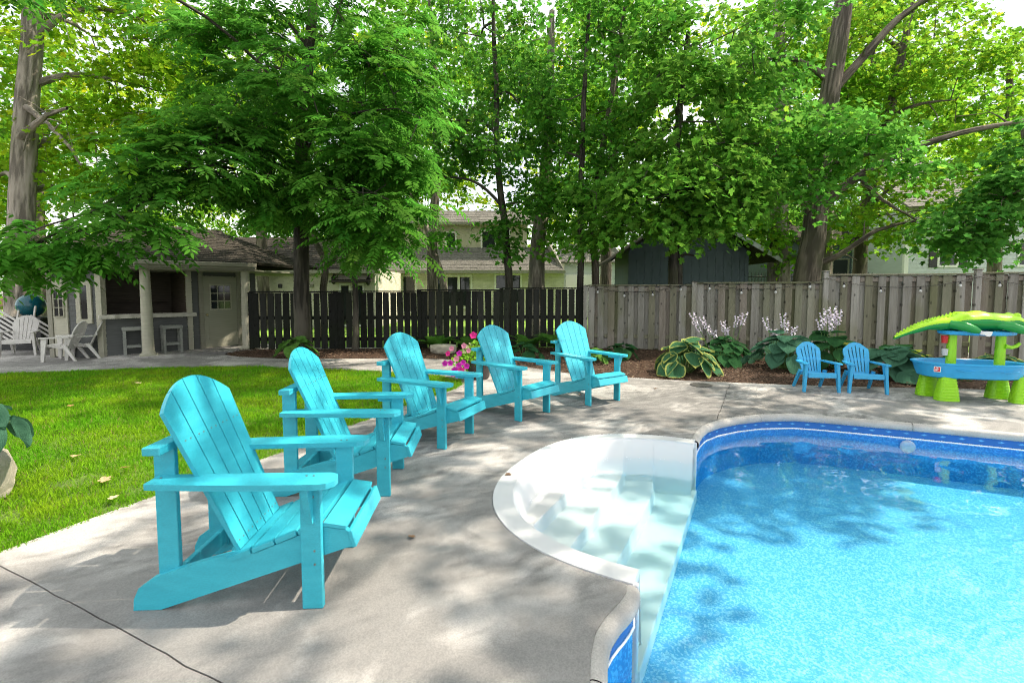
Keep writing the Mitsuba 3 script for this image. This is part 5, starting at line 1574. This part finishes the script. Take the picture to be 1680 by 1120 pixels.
put(K + '__upper_tray', wt(loft([ring(.36, .15, .825), ring(.395, .175, .835), ring(.41, .19, .875), ring(.395, .178, .88), ring(.375, .162, .86)]), .07, 0), 'plastic_tray', smooth=35, label='blue upper tray')
put(K + '__cup', wt(lathe([(0, -.05), (.03, -.05), (.038, .045), (.034, .045), (.0, -.03)], 16), -.275, -.01, .765), 'plastic_red', smooth=35, label='red cup hanging at the left column')
put(K + '__cup_001', wt(lathe([(0, -.045), (.028, -.045), (.034, .04), (.030, .04), (.0, -.03)], 16), -.265, -.01, .60), 'plastic_white', smooth=35, label='white cup hanging under the red one')
# emblem on the basin: white rounded square, red panel, white swirl
em = lambda m: wt(move(move(m, 0, 0, 0, 0, 0, math.pi / 2 - .18), 0, 0, 0, -.62), -.455, -.225, .40)
em_sq = Polygon([(-.028, -.028), (.028, -.028), (.028, .028), (-.028, .028)]).buffer(.006, 3)
put(K + '__emblem', em(prism_xy(em_sq, 0, .004)), 'frame_white', label='small white square emblem with a red panel')
put(K + '__emblem__red_panel', em(prism_xy(em_sq.buffer(-.007), .0042, .0055)), 'plastic_red')
put(K + '__emblem__swirl', em(cat([move(tube([(.013 * math.cos(t), .013 * math.sin(t), 0) for t in np.linspace(.3, 5.2, 16)], .0035, 5), 0, 0, .006), move(tube([(-.016, -.016, 0), (-.004, -.006, 0), (.008, .004, 0)], .0035, 5), 0, 0, .006)])), 'frame_white')
put('price_tag', wt(prism_xz([(-.055, .885), (.06, .885), (.05, .84), (.03, .82), (.0, .825), (-.02, .84), (-.075, .845)], -.2, -.196), .06, 0, 0), 'frame_white', label='white paper label hanging over the rim of the upper tray', category='label')
tag(K, 'blue and lime green plastic water table for children at the right edge', 'water table')

K = 'inflatable_crocodile'
sp = curve([(-.83, .02, .765, .018, .02), (-.72, .02, .825, .04, .035), (-.60, .01, .885, .065, .05), (-.44, .0, .945, .10, .065), (-.30, 0, .965, .15, .085), (-.10, 0, 1.0, .185, .118), (.10, 0, 1.005, .19, .12), (.28, 0, .99, .17, .105), (.40, 0, 1.0, .15, .105), (.52, .0, .955, .13, .085), (.66, -.02, .895, .105, .06), (.82, -.03, .845, .085, .045), (.95, -.04, .82, .05, .03)], 44)


def croc(a0, a1, grow, n=14):
    a = np.linspace(a0, a1, n)
    v = np.vstack([np.c_[np.full(n, q[0]), q[1] + (q[3] + grow) * np.cos(a), q[2] + (q[4] + grow) * np.sin(a) * (1 + .06 * math.sin(q[0] * 30))] for q in sp])
    f = []
    for i in range(len(sp) - 1):
        for k in range(n - 1):
            p_, q_ = i * n + k, (i + 1) * n + k
            f += [[p_, p_ + 1, q_ + 1], [p_, q_ + 1, q_]]
    return trimesh.Trimesh(v, np.array(f), process=False)


put(K + '__back', wt(croc(.22, math.pi - .22, .004)), 'vinyl_lime', smooth=True, label='lime green back')
put(K + '__belly', wt(croc(math.pi - .30, 2 * math.pi + .30, 0, 18)), 'vinyl_green', smooth=True, label='darker green sides and belly')
spk = []
for q in sp[1:17]:
    for s in (-.35, 0, .35):
        c = trimesh.creation.cone(.016, .03, sections=6)
        c.apply_translation([q[0], q[1] + q[3] * s, q[2] + q[4] * (.98 - .3 * s * s)])
        spk.append(c)
put(K + '__spikes', wt(cat(spk)), 'vinyl_lime', label='row of small spikes along the tail')
for i, (u, s) in enumerate([(-.16, -1), (.34, -1), (-.16, 1), (.34, 1)]):
    q = [(u - .13, s * .12, .965), (u - .02, s * .19, .945), (u + .08, s * .21, .905), (u + .13, s * .215, .885)]
    put(num(K + '__leg'), wt(tube(q, [.05, .06, .05, .03], 12)), 'vinyl_green', smooth=50)
    put(num(K + '__claw'), wt(cat([tube([(u + .11, s * .205, .90), (u + .15 + d, s * .222, .875)], [.02, .004], 6) for d in (-.02, .0, .02)])), 'frame_white')
for i, s in enumerate((-1, 1)):
    put(num(K + '__eye'), wt(move(trimesh.creation.icosphere(2, .038), .44, s * .07, 1.075)), 'vinyl_lime', smooth=True)
tag(K, 'inflatable lime green crocodile lying along the top of the water table', 'inflatable toy')

# ------------------------------------------------------------------ string of bulbs along the grey fence
wire_pts, bulbs = [], []
for (sa, ha), (sb, hb) in zip(POSTS[:-1], POSTS[1:]):
    za, zb = ha - .0 if ha < 1.7 else ha - .13, hb if hb < 1.7 else hb - .13
    for t in np.linspace(0, 1, 13)[:-1]:
        wire_pts.append((sa + (sb - sa) * t, -.125, za + (zb - za) * t - .20 * 4 * t * (1 - t)))
    for t in (.12, .37, .63, .88):
        bulbs.append((sa + (sb - sa) * t, -.125, za + (zb - za) * t - .20 * 4 * t * (1 - t)))
wm = tube(np.array(wire_pts), .006, 6)
mat('cable_black', (.012, .012, .012), .5)
fence_piece('string_lights__cable', wm, 0, 'cable_black')
for s, y_, z in bulbs:
    fence_piece(num('string_lights__socket'), move(lathe([(0, -.055), (.016, -.055), (.017, -.02), (.009, -.004), (.006, .004), (0, .004)], 12), 0, y_, z), s, 'cable_black')
    fence_piece(num('string_lights__bulb'), move(lathe([(0, -.118), (.014, -.115), (.026, -.098), (.027, -.085), (.014, -.057), (0, -.056)], 14), 0, y_, z), s, 'bulb_frost', smooth=True)
mat('bulb_frost', (.55, .56, .55), .08)
tag('string_lights', 'sagging black cable with clear bulbs strung along the grey fence', 'string lights')
